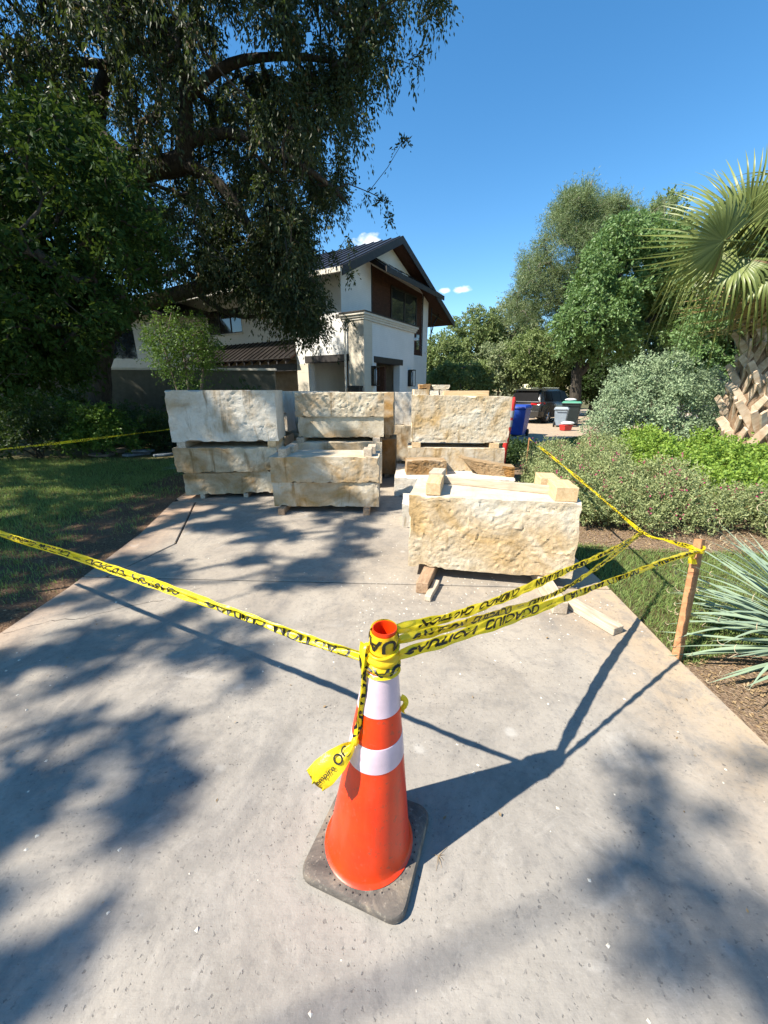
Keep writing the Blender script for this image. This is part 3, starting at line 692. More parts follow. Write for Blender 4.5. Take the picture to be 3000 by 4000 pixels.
# limestone chips and dust crumbs on the concrete
def scatter_chips(n, fn, smin, smax, name, mat, z=.0):
    V = []; F = []
    for i in range(n):
        x, y = fn(); s = random.uniform(smin, smax); a = random.uniform(0, 6.28); k = len(V)
        for j in range(4):
            b = a+j*pi/2+random.uniform(-.4, .4); V.append((x+s*cos(b), y+s*sin(b), z+.0005))
        V.append((x+random.uniform(-.3, .3)*s, y+random.uniform(-.3, .3)*s, z+s*random.uniform(.4, .9)))
        F += [(k+j, k+(j+1) % 4, k+4) for j in range(4)]
    return tag(np_mesh(name, V, np.array(F), mat), kind='stuff')
def chip_pos():
    r = random.random()
    if r < .5: return random.uniform(-.2, 1.8), random.uniform(2.2, 3.1)
    if r < .8: return random.uniform(-2.2, 1.7), random.uniform(2.6, 5.0)
    return random.uniform(-2.4, 1.7), random.uniform(.5, 3)
scatter_chips(520, chip_pos, .002, .009, 'limestone_chips', M['chip'])

# ------------------------------------------------------------------ traffic cone
cb_px = [(1195, 3401), (1600, 3595), (1663, 3142), (1315, 3066)]
cbp = np.array([P(x, y, .03)[:2] for x, y in cb_px]); cc = cbp.mean(0)
e0 = cbp[1]-cbp[0]; crot = math.atan2(e0[1], e0[0])
cx, cy = float(cc[0]), float(cc[1])
CH = .93
cone = thing('traffic_cone', 'orange traffic cone with two white bands on a dirty black base', 'traffic cone', (cx, cy, 0), 0)
hw, rc = .185, .045; poly = []
for k, (sx, sy) in enumerate(((1, 1), (-1, 1), (-1, -1), (1, -1))):
    for j in range(6):
        a = k*pi/2+j*pi/10; poly.append((sx*(hw-rc)+rc*cos(a), sy*(hw-rc)+rc*sin(a)))
rot = lambda pl, a: [(x*cos(a)-y*sin(a), x*sin(a)+y*cos(a)) for x, y in pl]
poly = rot(poly, crot); nP = len(poly)
mb = MB(); rings = [(1.0, .002), (1.012, .010), (1.008, .026), (.985, .034), (.90, .038), (.6, .040)]
V = []
for s, z in rings:
    for x, y in poly:
        w = (fbm(np.array([[x*9, y*9, z*20]]))[0]-.5)
        V.append((x*(s+.02*w), y*(s+.02*w), max(.001, z+.006*w*(z > .02))))
F = [(i*nP+j, i*nP+(j+1) % nP, (i+1)*nP+(j+1) % nP, (i+1)*nP+j) for i in range(len(rings)-1) for j in range(nP)]
F += [tuple(range(nP-1, -1, -1)), tuple((len(rings)-1)*nP+j for j in range(nP))]
mb.add(V, F); autosmooth(mb.build('base', M['rubber'], cone), 40)
def cr_(z): return float(np.interp(z, [.045, .815], [.148, .047]))
prof = [(.158, .0385), (.160, .044), (.152, .049), (.148, .056)]+[(cr_(z), z) for z in np.linspace(.08, .812, 26)]+[(.0485, .818), (.046, .824), (.0405, .832), (.037, CH-.004), (.0365, CH), (.0335, CH), (.0325, CH-.01), (.036, .80), (.05, .7)]
mb = MB(); mb.lathe(prof, 56); mb.f.pop(56, None)
LEAN = .064                                     # the cone leans a little to the right on its warped base
def leaned(mb): mb.v = [v+np.stack([LEAN*np.maximum(0, v[:, 2]-.045), 0*v[:, 0], 0*v[:, 0]], -1) for v in mb.v]; return mb
autosmooth(leaned(mb).build('cone_body', M['cone'], cone), 40)
def band(z0, z1, nm):
    pr = [(cr_(z0)+.0002, z0), (cr_(z0)+.0012, z0+.001)]+[(cr_(z)+.0012, z) for z in np.linspace(z0+.004, z1-.004, 6)]+[(cr_(z1)+.0012, z1-.001), (cr_(z1)+.0002, z1)]
    b = MB(); b.lathe(pr, 56); b.f.pop(56, None); autosmooth(leaned(b).build(nm, M['reflective'], cone), 40)
band(.655, .795, 'reflective_band'); band(.462, .55, 'reflective_band')
# ring of moulded rivet dots on the base
rv = MB(); rv.lathe([(.0028, 0), (.0024, .0016), (.0012, .0022)], 8)
r0 = rv.build('rivet', M['blackplastic'], cone); first = True
for k in range(44):
    a = k*2*pi/44
    o = r0 if first else r0.copy()
    if not first: COL.objects.link(o); o.parent = cone
    first = False; o.location = (.170*cos(a), .170*sin(a), .0385)

# ------------------------------------------------------------------ caution tape
def text_mesh(s, height, length, bold=.018):
    cu = bpy.data.curves.new('lettering', 'FONT'); cu.body = s; cu.size = 1; cu.offset = bold*.7; cu.resolution_u = 3
    ob = bpy.data.objects.new('lettering_tmp', cu); COL.objects.link(ob)
    dg = bpy.context.evaluated_depsgraph_get(); me = bpy.data.meshes.new_from_object(ob.evaluated_get(dg))
    bpy.data.objects.remove(ob, do_unlink=True); bpy.data.curves.remove(cu)
    bm = bmesh.new(); bm.from_mesh(me); bpy.data.meshes.remove(me)
    xs = [v.co.x for v in bm.verts]; ys = [v.co.y for v in bm.verts]; x0, x1, y0, y1 = min(xs), max(xs), min(ys), max(ys)
    for v in bm.verts: v.co.x = (v.co.x-x0)/(x1-x0)*length; v.co.y = ((v.co.y-y0)/(y1-y0)-.5)*height
    x = .007
    while x < length:
        bmesh.ops.bisect_plane(bm, geom=bm.verts[:]+bm.edges[:]+bm.faces[:], plane_co=(x, 0, 0), plane_no=(1, 0, 0)); x += .012
    bmesh.ops.triangulate(bm, faces=bm.faces[:])
    V = np.array([v.co[:2] for v in bm.verts]); bm.verts.index_update(); F = np.array([[v.index for v in f.verts] for f in bm.faces]); bm.free()
    return V, F
TW = .076
T_CA = text_mesh('CAUTION', .054, .31, .03); T_CU = text_mesh('CUIDADO', .054, .31, .03); T_EM = text_mesh('empire', .018, .062, .012)
def spline(pts, n):
    pts = np.asarray(pts, float); k = len(pts); t = np.linspace(0, k-1, n); out = np.zeros((n, pts.shape[1]))
    for j in range(pts.shape[1]):
        y = pts[:, j]; m = np.gradient(y)
        i = np.clip(np.floor(t).astype(int), 0, k-2); u = t-i
        out[:, j] = (2*u**3-3*u**2+1)*y[i]+(u**3-2*u**2+u)*m[i]+(-2*u**3+3*u**2)*y[i+1]+(u**3-u**2)*m[i+1]
    return out
def ribbon(name, label, ctrl, ang, width, text_off=0.0, flipu=False, flipv=False, text=True, n=None, parent=None, cols=21, curl=.0, end_ragged=False, axis=None, loc=None, crumple=.002, ids=(0, 0)):
    """ctrl: world points; ang: rotation of the width vector about the path; width: width per ctrl (folded tape is narrower)"""
    ctrl = np.asarray(ctrl, float); L = np.linalg.norm(np.diff(ctrl, axis=0), axis=1).sum(); n = n or max(24, int(L/.010))
    C = spline(ctrl, n); kk = np.linspace(0, 1, n); kc = np.linspace(0, 1, len(ctrl))
    A = np.interp(kk, np.linspace(0, 1, len(ang)), ang); Wd = np.interp(kk, np.linspace(0, 1, len(width)), width)*TW
    T = np.gradient(C, axis=0); T /= np.linalg.norm(T, axis=1, keepdims=True)+1e-9
    up = np.array([0, 0, 1.]) if axis is None else np.asarray(axis, float)
    Bv = up-T*(T@up)[:, None]; Bv /= np.linalg.norm(Bv, axis=1, keepdims=True)+1e-9; Nv = np.cross(T, Bv)
    W = Bv*np.cos(A)[:, None]+Nv*np.sin(A)[:, None]; Nn = np.cross(T, W)
    S = np.concatenate([[0], np.cumsum(np.linalg.norm(np.diff(C, axis=0), axis=1))])
    def surf(s, v):
        s = np.clip(s, 0, S[-1]); f = np.interp(s, S, np.arange(n)); i = np.clip(np.floor(f).astype(int), 0, n-2); u = (f-i)[:, None]
        l = lambda a: a[i]*(1-u)+a[i+1]*u
        w = l(Wd[:, None])[:, 0]
        bend = curl*(v*2)**2*w + crumple*np.sin(s*23+v*5)+crumple*.8*np.sin(s*51-v*9+1)+(1-w/TW)*.012*np.sin(v*9+s*3)
        return l(C)+l(W)*(v*w)[:, None]+l(Nn)*bend[:, None], l(Nn)
    vv = np.linspace(-.5, .5, cols); s2 = np.repeat(S, cols); v2 = np.tile(vv, n)
    if end_ragged: s2 = s2-np.where(s2 > S[-1]-.001, np.abs(np.sin(v2*19))*.03, 0)
    V, _ = surf(s2, v2); base = np.array(ctrl[0]) if loc is None else np.asarray(loc, float)
    idx = np.arange(n*cols).reshape(n, cols); F = np.stack([idx[:-1, :-1], idx[1:, :-1], idx[1:, 1:], idx[:-1, 1:]], -1).reshape(-1, 4)
    o = np_mesh(name, V-base, F, M['tape'], parent, True, tuple(base) if parent is None else None)
    if parent is None: tag(o, label, 'caution tape', 'strands of caution tape')
    if text:
        mb = MB(); s = text_off; seq = [(T_CA, .31, 0), (T_CU, .31, 0), (T_EM, .062, .006)]; k = 0
        gaps = (.045, .05, .05)
        while s < S[-1]:
            (tv, tf), ln, dy = seq[k % 3]
            x = tv[:, 0]; y = tv[:, 1]+dy
            xs = (s+ln-x) if flipu else s+x
            ok = (xs.min() >= 0) or True
            yy = (-y if flipv else y)/TW
            keep = np.all((xs[tf] > .002) & (xs[tf] < S[-1]-.002), axis=1)
            if keep.any():
                pv, nn = surf(xs, yy)
                for sg in (1, -1): mb.addnp(pv+nn*.0017*sg-base, tf[keep])
            s += ln+gaps[k % 3]; k += 1
        if mb.n: tag(mb.build('lettering', M['ink'], o), kind='stuff')
    return o
TOPC = np.array([cx, cy, 0])
def onc(a, z, r): return TOPC+np.array([r*cos(a)+LEAN*(z-.045), r*sin(a), z])
# strand to the left, past the edge of the picture
def vplane(x, y, A, B):
    """point of the vertical plane through A and B seen at a pixel"""
    A = np.asarray(A, float); B = np.asarray(B, float); n_ = np.array([-(B-A)[1], (B-A)[0], 0]); r = rayv(x, y); c = np.array([0, 0, CAMH]); return c+r*(((A-c)@n_)/(r@n_))
endL = np.array([-3.35, 2.68, .70]); sL = onc(rd(165), .81, .05)
pL = [sL]+[vplane(x, y, sL, endL) for x, y in ((1200, 2500), (1000, 2425), (700, 2318), (450, 2230), (250, 2160), (20, 2090))]; pL.append((endL[0], endL[1], pL[-1][2]+.01))
ribbon('caution_tape', 'long strand of yellow tape running left from the cone over the driveway', pL, [.25, .15, -.1, .2, .5, .9, .35], [.5, .55, .52, .55, .5, .42, .42], .06, flipv=True, curl=.10)
# lower strand to the stake
tS = np.array([1.935, 2.19, .665])
sR = onc(rd(-15), .845, .047); pR = [sR]+[vplane(x, y, sR, tS) for x, y in ((1700, 2510), (1880, 2450), (2050, 2393), (2210, 2334), (2400, 2262), (2590, 2192))]+[tS+np.array([-.02, -.03, 0])]
ribbon('caution_tape', 'lower single strand of tape from the cone to the wooden stake', pR, [.35, .25, .1, .15, .1, 0], [.6, .75, .82, .75, .62, .5, .3], .02, flipv=True, curl=.08)
# doubled strand looping round the side line
Mk = np.array([2.035, 2.83, .535])
sU = onc(rd(40), .905, .043); pU = [sU]+[vplane(x, y, sU, Mk) for x, y in ((1680, 2428), (1830, 2385), (1970, 2332), (2110, 2272), (2260, 2205), (2420, 2132))]+[Mk]
ribbon('caution_tape', 'upper strand of the doubled tape from the cone to the side line', pU, [.2, .45, .35, .1, .25, .1], [.4, .75, .88, .88, .72, .5, .4], .12, flipu=True, flipv=True, curl=.06)
sU2 = onc(rd(5), .885, .045); pU2 = [sU2]+[vplane(x, y, sU2, Mk) for x, y in ((1680, 2468), (1832, 2428), (1960, 2390), (2086, 2352), (2200, 2300), (2320, 2222), (2420, 2150))]+[Mk+np.array([-.005, 0, -.012])]
ribbon('caution_tape', 'lower strand of the doubled tape, crossing above the single strand', pU2, [.3, .5, .35, .3, .2, .1], [.3, .65, .8, .8, .62, .5, .35], .05, curl=.06)
# side line from the stake to the rear stake
rS = P(2068, 1718, .72)
rS = np.array([2.78, 7.9, .745]) if False else np.array(PY(2068, 1716, 7.6))
pS = [tS, (2.0, 2.55, .585), Mk, (2.16, 3.7, .58), (2.38, 5.2, .67), rS]
ribbon('caution_tape', 'twisted tape running back from the stake along the flower bed', pS, [.2, 1.4, 2.2, 4.2, 6.6, 9.5, 12], [.35, .35, .3, .4, .42, .45], .1, curl=.1)
# rear left line under the oak
pB = [(-5.6, 3.4, .93), (-4.9, 5.0, .88), (-4.45, 7.0, .855), (-3.95, 9.6, .86)]
ribbon('caution_tape', 'rear strand of tape in shade, disappearing behind the left stack', pB, [.3, 1.5, 3, 5, 7], [.5, .5, .5, .5], .1, curl=.1)
# bands wound round the cone and the hanging knotted tail
wrap = thing('tape_wrap', 'tape wound round the cone top with a knotted tail hanging left', 'caution tape', (cx, cy, .80))
def ring(z0, z1, a0, a1, wd, r, off, text=True, tilt=.0):
    a = np.linspace(a0, a1, 26); pts = [onc(t, z0+(z1-z0)*(t-a0)/(a1-a0)+tilt*sin(t), r if not callable(r) else r(t)) for t in a]
    return ribbon('tape_turn', None, pts, [0], [wd], off, flipv=True, text=text, n=140, parent=wrap, cols=9, loc=(cx, cy, .80), crumple=.0006)
ring(.898, .894, 0, 2*pi+.3, .80, lambda t: .0425, .1, tilt=.006)
ring(.835, .828, rd(-200), rd(170), .62, .0505, .32, tilt=.008)
ring(.802, .806, rd(-190), rd(175), .52, .0525, .02, tilt=-.004)
MBk = MB()
a = np.linspace(0, 2*pi, 40); MBk.tube([onc(t, .862+.010*sin(t+.5), .0455) for t in a]-np.array([cx, cy, .80]), .005, 6)
MBk.build('twisted_tape', M['tape'], wrap, True)
loc0 = np.array([cx, cy, .80])
tl = [onc(rd(182), .875, .05), onc(rd(200), .86, .060), onc(rd(214), .80, .063), onc(rd(220), .72, .069), onc(rd(223), .64, .080), onc(rd(224), .575, .090)]
ribbon('hanging_tail', None, tl, [.4, 1.4, 2.0, 2.4, 1.9, 1.5], [.4, .30, .34, .30, .32, .22], .03, parent=wrap, cols=7, loc=loc0, curl=.3, axis=(1, 0, .2))
MBq = MB(); kq = onc(rd(224), .567, .094)-loc0
MBq.lathe([(.002, -.016), (.011, -.008), (.013, 0), (.010, .009), (.003, .016)], 9, kq); autosmooth(MBq.build('knot', M['tape'], wrap), 60)
k2 = onc(rd(224), .567, .096)
fl = [k2, k2+np.array([-.022, -.012, -.018]), k2+np.array([-.055, -.03, -.042]), k2+np.array([-.095, -.045, -.075]), k2+np.array([-.128, -.052, -.108])]
ribbon('tail_end', None, fl, [.1, .0, .0, .0, -.1], [.14, .6, .95, 1.12, 1.0], .0, parent=wrap, cols=11, loc=loc0, curl=.12, end_ragged=True, axis=(-.63, .465, .555), text=False)
# print on the flared tail: part of a word and the maker's mark
def tail_text(s, height, length, off, v0, bold):
    tv, tf = text_mesh(s, height, length, bold)
    ctrl = np.asarray(fl); n = 40; C = spline(ctrl, n); T = np.gradient(C, axis=0); T /= np.linalg.norm(T, axis=1, keepdims=True)
    A = np.interp(np.linspace(0, 1, n), np.linspace(0, 1, 5), [.1, .0, .0, .0, -.1]); up = np.array([-.63, .465, .555])
    Bv = up-T*(T@up)[:, None]; Bv /= np.linalg.norm(Bv, axis=1, keepdims=True); Nv = np.cross(T, Bv)
    W = Bv*np.cos(A)[:, None]+Nv*np.sin(A)[:, None]; Nn = np.cross(T, W)
    S = np.concatenate([[0], np.cumsum(np.linalg.norm(np.diff(C, axis=0), axis=1))])
    s_ = S[-1]-off-tv[:, 0]; i = np.clip(np.searchsorted(S, s_)-1, 0, n-2); u = ((s_-S[i])/(S[i+1]-S[i]))[:, None]
    l = lambda a: a[i]*(1-u)+a[i+1]*u
    b = MB()
    for sg in (1, -1): b.addnp(l(C)+l(W)*(tv[:, 1]+v0)[:, None]+l(Nn)*(.0075+.003*sg*1.0 if sg > 0 else -.003)-loc0, tf)
    tag(b.build('lettering', M['ink'], wrap), kind='stuff')
tail_text('empire', .020, .075, .012, -.010, .014); tail_text('OC', .032, .055, .095, .0, .02)
# little scrap of tape end poking out behind the cone
ribbon('tape_scrap', None, [onc(rd(10), .665, .066), onc(rd(8), .648, .080), onc(rd(5), .615, .083)], [.3, .4], [.25, .45], 0, text=False, parent=wrap, loc=loc0, cols=5)

# stakes
def stake_at(label, p0, p1, w=.034, mat='stake'):
    p0 = np.asarray(p0, float); p1 = np.asarray(p1, float); ax = p1-p0; L = np.linalg.norm(ax); ax /= L
    sx = np.cross(ax, (0, 1, 0)); sx /= np.linalg.norm(sx); sy = np.cross(ax, sx); a = .5
    sx, sy = sx*cos(a)+sy*sin(a), -sx*sin(a)+sy*cos(a)
    mb = MB(); V = []
    for k, s in enumerate((0, .12, .4, .7, 1.0)):
        for (i, j) in ((-1, -1), (1, -1), (1, 1), (-1, 1)):
            ww = w/2*(.35 if k == 0 else 1.0)*(1+random.uniform(-.05, .05))
            V.append(p0+ax*L*s+sx*i*ww+sy*j*ww*.8+(ax*random.uniform(-.006, .006) if k == 4 else 0)-p0)
    F = [(i*4+j, i*4+(j+1) % 4, (i+1)*4+(j+1) % 4, (i+1)*4+j) for i in range(4) for j in range(4)]
    F += [(3, 2, 1, 0), (16, 17, 18, 19)]
    o = mb.add(V, F).build('wooden_stake', M[mat], None, loc=tuple(p0), bevel=.003, seg=1)
    return tag(o, label, 'stake', 'stakes holding the tape')
sb = np.array([1.862, 2.05, 0]); stp = np.array([1.955, 2.215, .725]); ax = (stp-sb)/np.linalg.norm(stp-sb)
stake_at('reddish wooden stake at the right edge of the driveway', sb-ax*.20, stp, .052)
stake_at('dark thin stake holding the far end of the side tape', (rS[0], rS[1], -.2), rS+np.array([0, 0, .03]), .03)
stake_at('stake out of view left holding the front tape', (-3.36, 2.69, -.2), (-3.36, 2.69, .76))
stake_at('stake left of the drive holding the rear tape', (-5.62, 3.38, -.2), (-5.62, 3.38, .98))
stake_at('stake behind the left stack holding the rear tape', (-3.93, 9.62, -.2), (-3.93, 9.62, .92))
# tape knot on the main stake
kn = thing('tape_knot', 'crumpled yellow tape knot tied round the wooden stake', 'caution tape', tuple(tS), group='strands of caution tape')
mb = MB(); a = np.linspace(0, 2*pi, 18); dxs = []
for k in range(3):
    mb.tube([np.array([.034*cos(t), .034*sin(t)*.9, .010*(k-1)+.006*sin(2*t+k)]) for t in a], [.006+.002*sin(3*t+k) for t in a], 6)
mb.build('loop', M['tape'], kn, True)
ribbon('loose_end', None, [tS+np.array([-.05, -.04, -.005]), tS+np.array([-.062, -.05, -.035]), tS+np.array([-.055, -.052, -.075])], [.3, .6], [.25, .6], 0, text=False, parent=kn, loc=tuple(tS), cols=5)
# ------------------------------------------------------------------ house
TH = radians(30.6)
HO = PY(1418, 1213, 16.0); HROT = pi/2-TH            # local x runs along the gable wall (away, right), local y along the side wall (away, left)
house = thing('house', 'white two-storey house with dark gable roof behind the stone stacks', 'house', (HO[0], HO[1], -.03), HROT)
def wallpanel(mb, o, u, length, z0, z1, th, holes):
    """wall in the plane o+u*s, thickness th towards the left of u; rectangular holes (s0,s1,z0,z1)"""
    us = sorted({0, length, *[h[0] for h in holes], *[h[1] for h in holes]}); zs = sorted({z0, z1, *[h[2] for h in holes], *[h[3] for h in holes]})
    u = np.array(u, float); n = np.array([-u[1], u[0], 0]); o = np.array(o, float)
    solid = lambda i, j: 0 <= i < len(us)-1 and 0 <= j < len(zs)-1 and not any(h[0]-1e-6 <= us[i] and us[i+1] <= h[1]+1e-6 and h[2]-1e-6 <= zs[j] and zs[j+1] <= h[3]+1e-6 for h in holes)
    for i in range(len(us)-1):
        for j in range(len(zs)-1):
            if not solid(i, j): continue
            pt = lambda s, t, z: o+u*s+n*t+np.array([0, 0, z])
            s0, s1, a, b = us[i], us[i+1], zs[j], zs[j+1]
            mb.add([pt(s0, 0, a), pt(s1, 0, a), pt(s1, 0, b), pt(s0, 0, b)], [(0, 1, 2, 3)])
            mb.add([pt(s0, th, a), pt(s1, th, a), pt(s1, th, b), pt(s0, th, b)], [(3, 2, 1, 0)])
            if not solid(i-1, j): mb.add([pt(s0, 0, a), pt(s0, 0, b), pt(s0, th, b), pt(s0, th, a)], [(0, 1, 2, 3)])
            if not solid(i+1, j): mb.add([pt(s1, 0, a), pt(s1, th, a), pt(s1, th, b), pt(s1, 0, b)], [(0, 1, 2, 3)])
            if not solid(i, j-1): mb.add([pt(s0, 0, a), pt(s0, th, a), pt(s1, th, a), pt(s1, 0, a)], [(0, 1, 2, 3)])
            if not solid(i, j+1): mb.add([pt(s0, 0, b), pt(s1, 0, b), pt(s1, th, b), pt(s0, th, b)], [(0, 1, 2, 3)])
X_, Y_, mX, mY = (1, 0, 0), (0, 1, 0), (-1, 0, 0), (0, -1, 0)
# lower block (open porch under the balcony)
w = MB()
wallpanel(w, (0, 0, 0), X_, 4.34, 0, 4.30, .32, [(.93, 2.95, 0, 2.72)])
wallpanel(w, (.0, 3.46, 0), mY, 3.46, 0, 4.30, .34, [(.66, 2.62, 0, 2.75)]) if False else None
wallpanel(w, (0, .321, 0), (0, 1, 0), 3.14, 0, 4.30, -.34, [(.42, 2.46, 0, 2.75)])
w.box(4.02, 4.34, .321, 1.0, 0, 4.30)
w.build('porch_wall', M['white_paint'], house)
pl = MB(); pl.box(-.05, .55, -.05, .0, 0, 4.24); pl.box(-.05, 0, .0, .66, 0, 4.24); pl.build('corner_pier', M['pier'], house)
pr = MB(); pr.box(-.04, 0, 2.80, 3.42, 0, 2.70); pr.build('stone_pier', M['pier'], house)
# tan rooms behind the openings
tn = MB(); tn.box(3.3, 3.45, .33, 3.4, 0, 3.0); tn.box(.35, 3.3, .33, 3.3, 2.98, 3.06); tn.build('porch_interior', M['tanwall'], house)
tn = MB(); tn.box(.35, 3.3, 3.30, 3.44, 0, 2.979); tn.build('porch_end_wall', M['white_paint'], house)
dr = MB(); dr.box(2.15, 2.27, .33, 1.3, 0, 2.6); dr.build('door_leaf', M['soffit'], house)
def cornice(mb, x0, x1, y0, y1):
    for z0, z1, e in ((4.18, 4.26, .03), (4.26, 4.34, .07), (4.34, 4.42, .12)):
        mb.box(x0-e, x1+e, y0-e, y1, z0, z1)
cn = MB(); cornice(cn, -.052, 4.342, -.052, 1.0); cn.build('cornice', M['cornice'], house)
cp = MB(); cp.box(-.20, 4.50, -.20, 1.0, 4.421, 4.46); cp.build('parapet_cap', M['trimdark'], house)
for (x0, x1, nm) in ((.74, 3.20, 'lintel'),):
    lt = MB(); lt.box(x0, x1, -.035, .30, 2.70, 2.94); lt.build(nm, M['trimdark'], house, bevel=.01, seg=1)
lt = MB(); lt.box(-.036, .30, .50, 2.98, 2.73, 3.0); lt.build('lintel', M['trimdark'], house, bevel=.01, seg=1)
# main gable volume
GY = 1.0; SR, ZR = 3.75, 7.72       # ridge position and wall height under it
zl = lambda s: ZR-(SR-s)*.462 if s < SR else ZR-(s-SR)*.366
BX0, BX1, BZ0, BZ1 = 2.2, 7.25, 3.42, 6.62
g = MB()
def gpoly(pts, y): g.extrude([(x, y, z) for x, z in pts], (0, .3, 0))
gpoly([(0, 4.46), (BX0, 4.46), (BX0, zl(BX0)), (0, zl(0))], GY)
gpoly([(BX0, BZ1), (BX1, BZ1), (BX1, zl(BX1)), (SR, ZR), (BX0, zl(BX0))], GY)
gpoly([(BX1, 0), (8.0, 0), (8.0, zl(8)), (BX1, zl(BX1))], GY)
gpoly([(4.345, 0), (BX1, 0), (BX1, BZ0), (4.345, BZ0)], GY)
g.box(7.7, 8.0, GY+.3, 14, 0, zl(8)-.02)
g.box(0, .3, GY+.3, 3.46, 4.31, zl(0))
g.box(0, .3, 3.461, 3.8, 0, zl(0)) if False else None
# side wall farther back, set in behind the porch roof, with upper windows
wallpanel(g, (1.2, 3.461, 0), (0, 1, 0), 10.5, 0, zl(1.2)-.05, -.3, [(4.6, 7.2, 3.95+.45, 5.55), (8.3, 9.3, 3.95+.45, 5.55)])
g.box(.3, 1.2, 3.2, 3.46, 4.31, zl(.3)-.05)
g.box(1.2, 7.7, 13.7, 14, 0, zl(8)-.02)
g.build('main_wall', M['white_paint'], house)
# brown wood bay with a tall window
bp = MB(); bp.box(BX0, BX1, GY+.02, GY+.12, BZ0, BZ1); bay = bp.build('wood_bay', M['browpanel'], house)
fr = MB()
for x0, x1, z0, z1 in ((3.85, 6.55, 4.50, 4.56), (3.85, 6.55, 6.12, 6.20), (3.85, 3.93, 4.56, 6.12), (5.16, 5.24, 4.56, 6.12), (6.47, 6.55, 4.56, 6.12)): fr.box(x0, x1, GY-.03, GY+.019, z0, z1)
fr.build('window_frame', M['trimdark'], bay)
for x0, x1 in ((3.93, 5.16), (5.24, 6.47)):
    q = MB(); q.box(x0, x1, GY-.004, GY+.019, 4.56, 6.12); q.build('pane', M['glass'], bay)
q = MB(); q.box(6.6, 6.95, GY-.004, GY+.019, 3.7, 4.45); q.build('pane', M['glass'], bay)
for q in (BX0-.03, BX1):
    jb = MB(); jb.box(q, q+.03, GY-.04, GY+.12, BZ0, BZ1); jb.build('bay_jamb', M['trimdark'], bay)
# awning over the bay
aw = MB(); Ya = GY-1.0
aw.extrude([(1.75, GY, 6.95), (1.75, Ya, 6.30), (1.75, Ya, 6.16), (1.75, Ya+.05, 6.16), (1.75, GY, 6.70)], (5.95, 0, 0))
awn = aw.build('awning', M['roofmetal'], house)
am = MB(); am.box(1.70, 7.75, Ya-.03, Ya-.001, 6.13, 6.34); am.build('awning_fascia', M['trimdark'], awn)
for k in range(11):
    x = 2.05+k*.54; b = MB()
    b.extrude([(x, GY, 6.952), (x, Ya-.03, 6.28+.022), (x, Ya-.03, 6.345), (x, GY, 6.99)], (.035, 0, 0)); b.build('seam_rib', M['pale_metal'] if k in (1, 2) else M['roofmetal'], awn)  # two ribs coloured pale to paint their sunlit ends
fs = MB(); fs.box(3.0, 3.55, Ya-.035, Ya+.10, 6.346, 6.372); fs.build('flashing_sun_catch', M['pale_metal'], awn)  # pale strip painting the sun catch on the awning flashing
# roof: two thick slopes with fascia, deep right overhang
OH = .62; y0, y1 = GY-OH, 14.6; TK = .20
EL, ER = -.72, 10.35; zEL, zER = 5.83, 5.50; zRT = 7.98
rf = MB()
def slope(x0, z0, x1, z1, dz):
    rf.hexa([(x0, y0, z0-dz), (x1, y0, z1-dz), (x1, y1, z1-dz), (x0, y1, z0-dz), (x0, y0, z0), (x1, y0, z1), (x1, y1, z1), (x0, y1, z0)])
slope(EL, zEL, SR-.002, zRT, .05); slope(SR+.002, zRT, ER, zER, .05)
roof = rf.build('roof', M['roofmetal'], house)
sf = MB()
for x0, z0, x1, z1 in ((EL+.03, zEL+.014, SR-.002, zRT), (SR+.002, zRT, ER-.03, zER+.011)):
    sf.hexa([(x0, y0+.03, z0-TK), (x1, y0+.03, z1-TK), (x1, y1-.03, z1-TK), (x0, y1-.03, z0-TK), (x0, y0+.03, z0-.052), (x1, y0+.03, z1-.052), (x1, y1-.03, z1-.052), (x0, y1-.03, z0-.052)])
sf.build('soffit', M['soffit'], roof)
fa = MB()
for x0, z0, x1, z1 in ((EL-.03, zEL-.014, SR-.002, zRT), (SR+.002, zRT, ER+.03, zER-.011)):
    fa.hexa([(x0, y0-.04, z0-.30), (x1, y0-.04, z1-.30), (x1, y0-.002, z1-.30), (x0, y0-.002, z0-.30), (x0, y0-.04, z0+.015), (x1, y0-.04, z1+.015), (x1, y0-.002, z1+.015), (x0, y0-.002, z0+.015)])
fa.build('rake_fascia', M['trimdark'], roof, )
gt = MB(); gt.box(EL-.13, EL-.002, y0, y1, zEL-.20, zEL-.04); gt.build('gutter', M['cornice'], roof)
nr = int((y1-y0)/.45)
for k in range(nr):
    y = y0+.1+k*.45; b = MB()
    b.hexa([(EL, y, zEL+.001), (SR, y, zRT+.001), (SR, y+.03, zRT+.001), (EL, y+.03, zEL+.001), (EL, y, zEL+.04), (SR, y, zRT+.04), (SR, y+.03, zRT+.04), (EL, y+.03, zEL+.04)])
    b.build('seam_rib', M['roofmetal'], roof)
# bracket holding the right overhang
bk = MB(); bk.tube([(8.0, GY-.2, 4.55), (8.35, GY-.2, 5.15), (9.0, GY-.2, 5.72)], .035, 6); bk.tube([(8.0, GY-.2, 5.62), (9.6, GY-.2, 5.50)], .03, 6); bk.tube([(8.0, GY-.2, 4.3), (8.0, GY-.2, 5.9)], .03, 6)
bk.build('roof_bracket', M['blackmetal'], house)
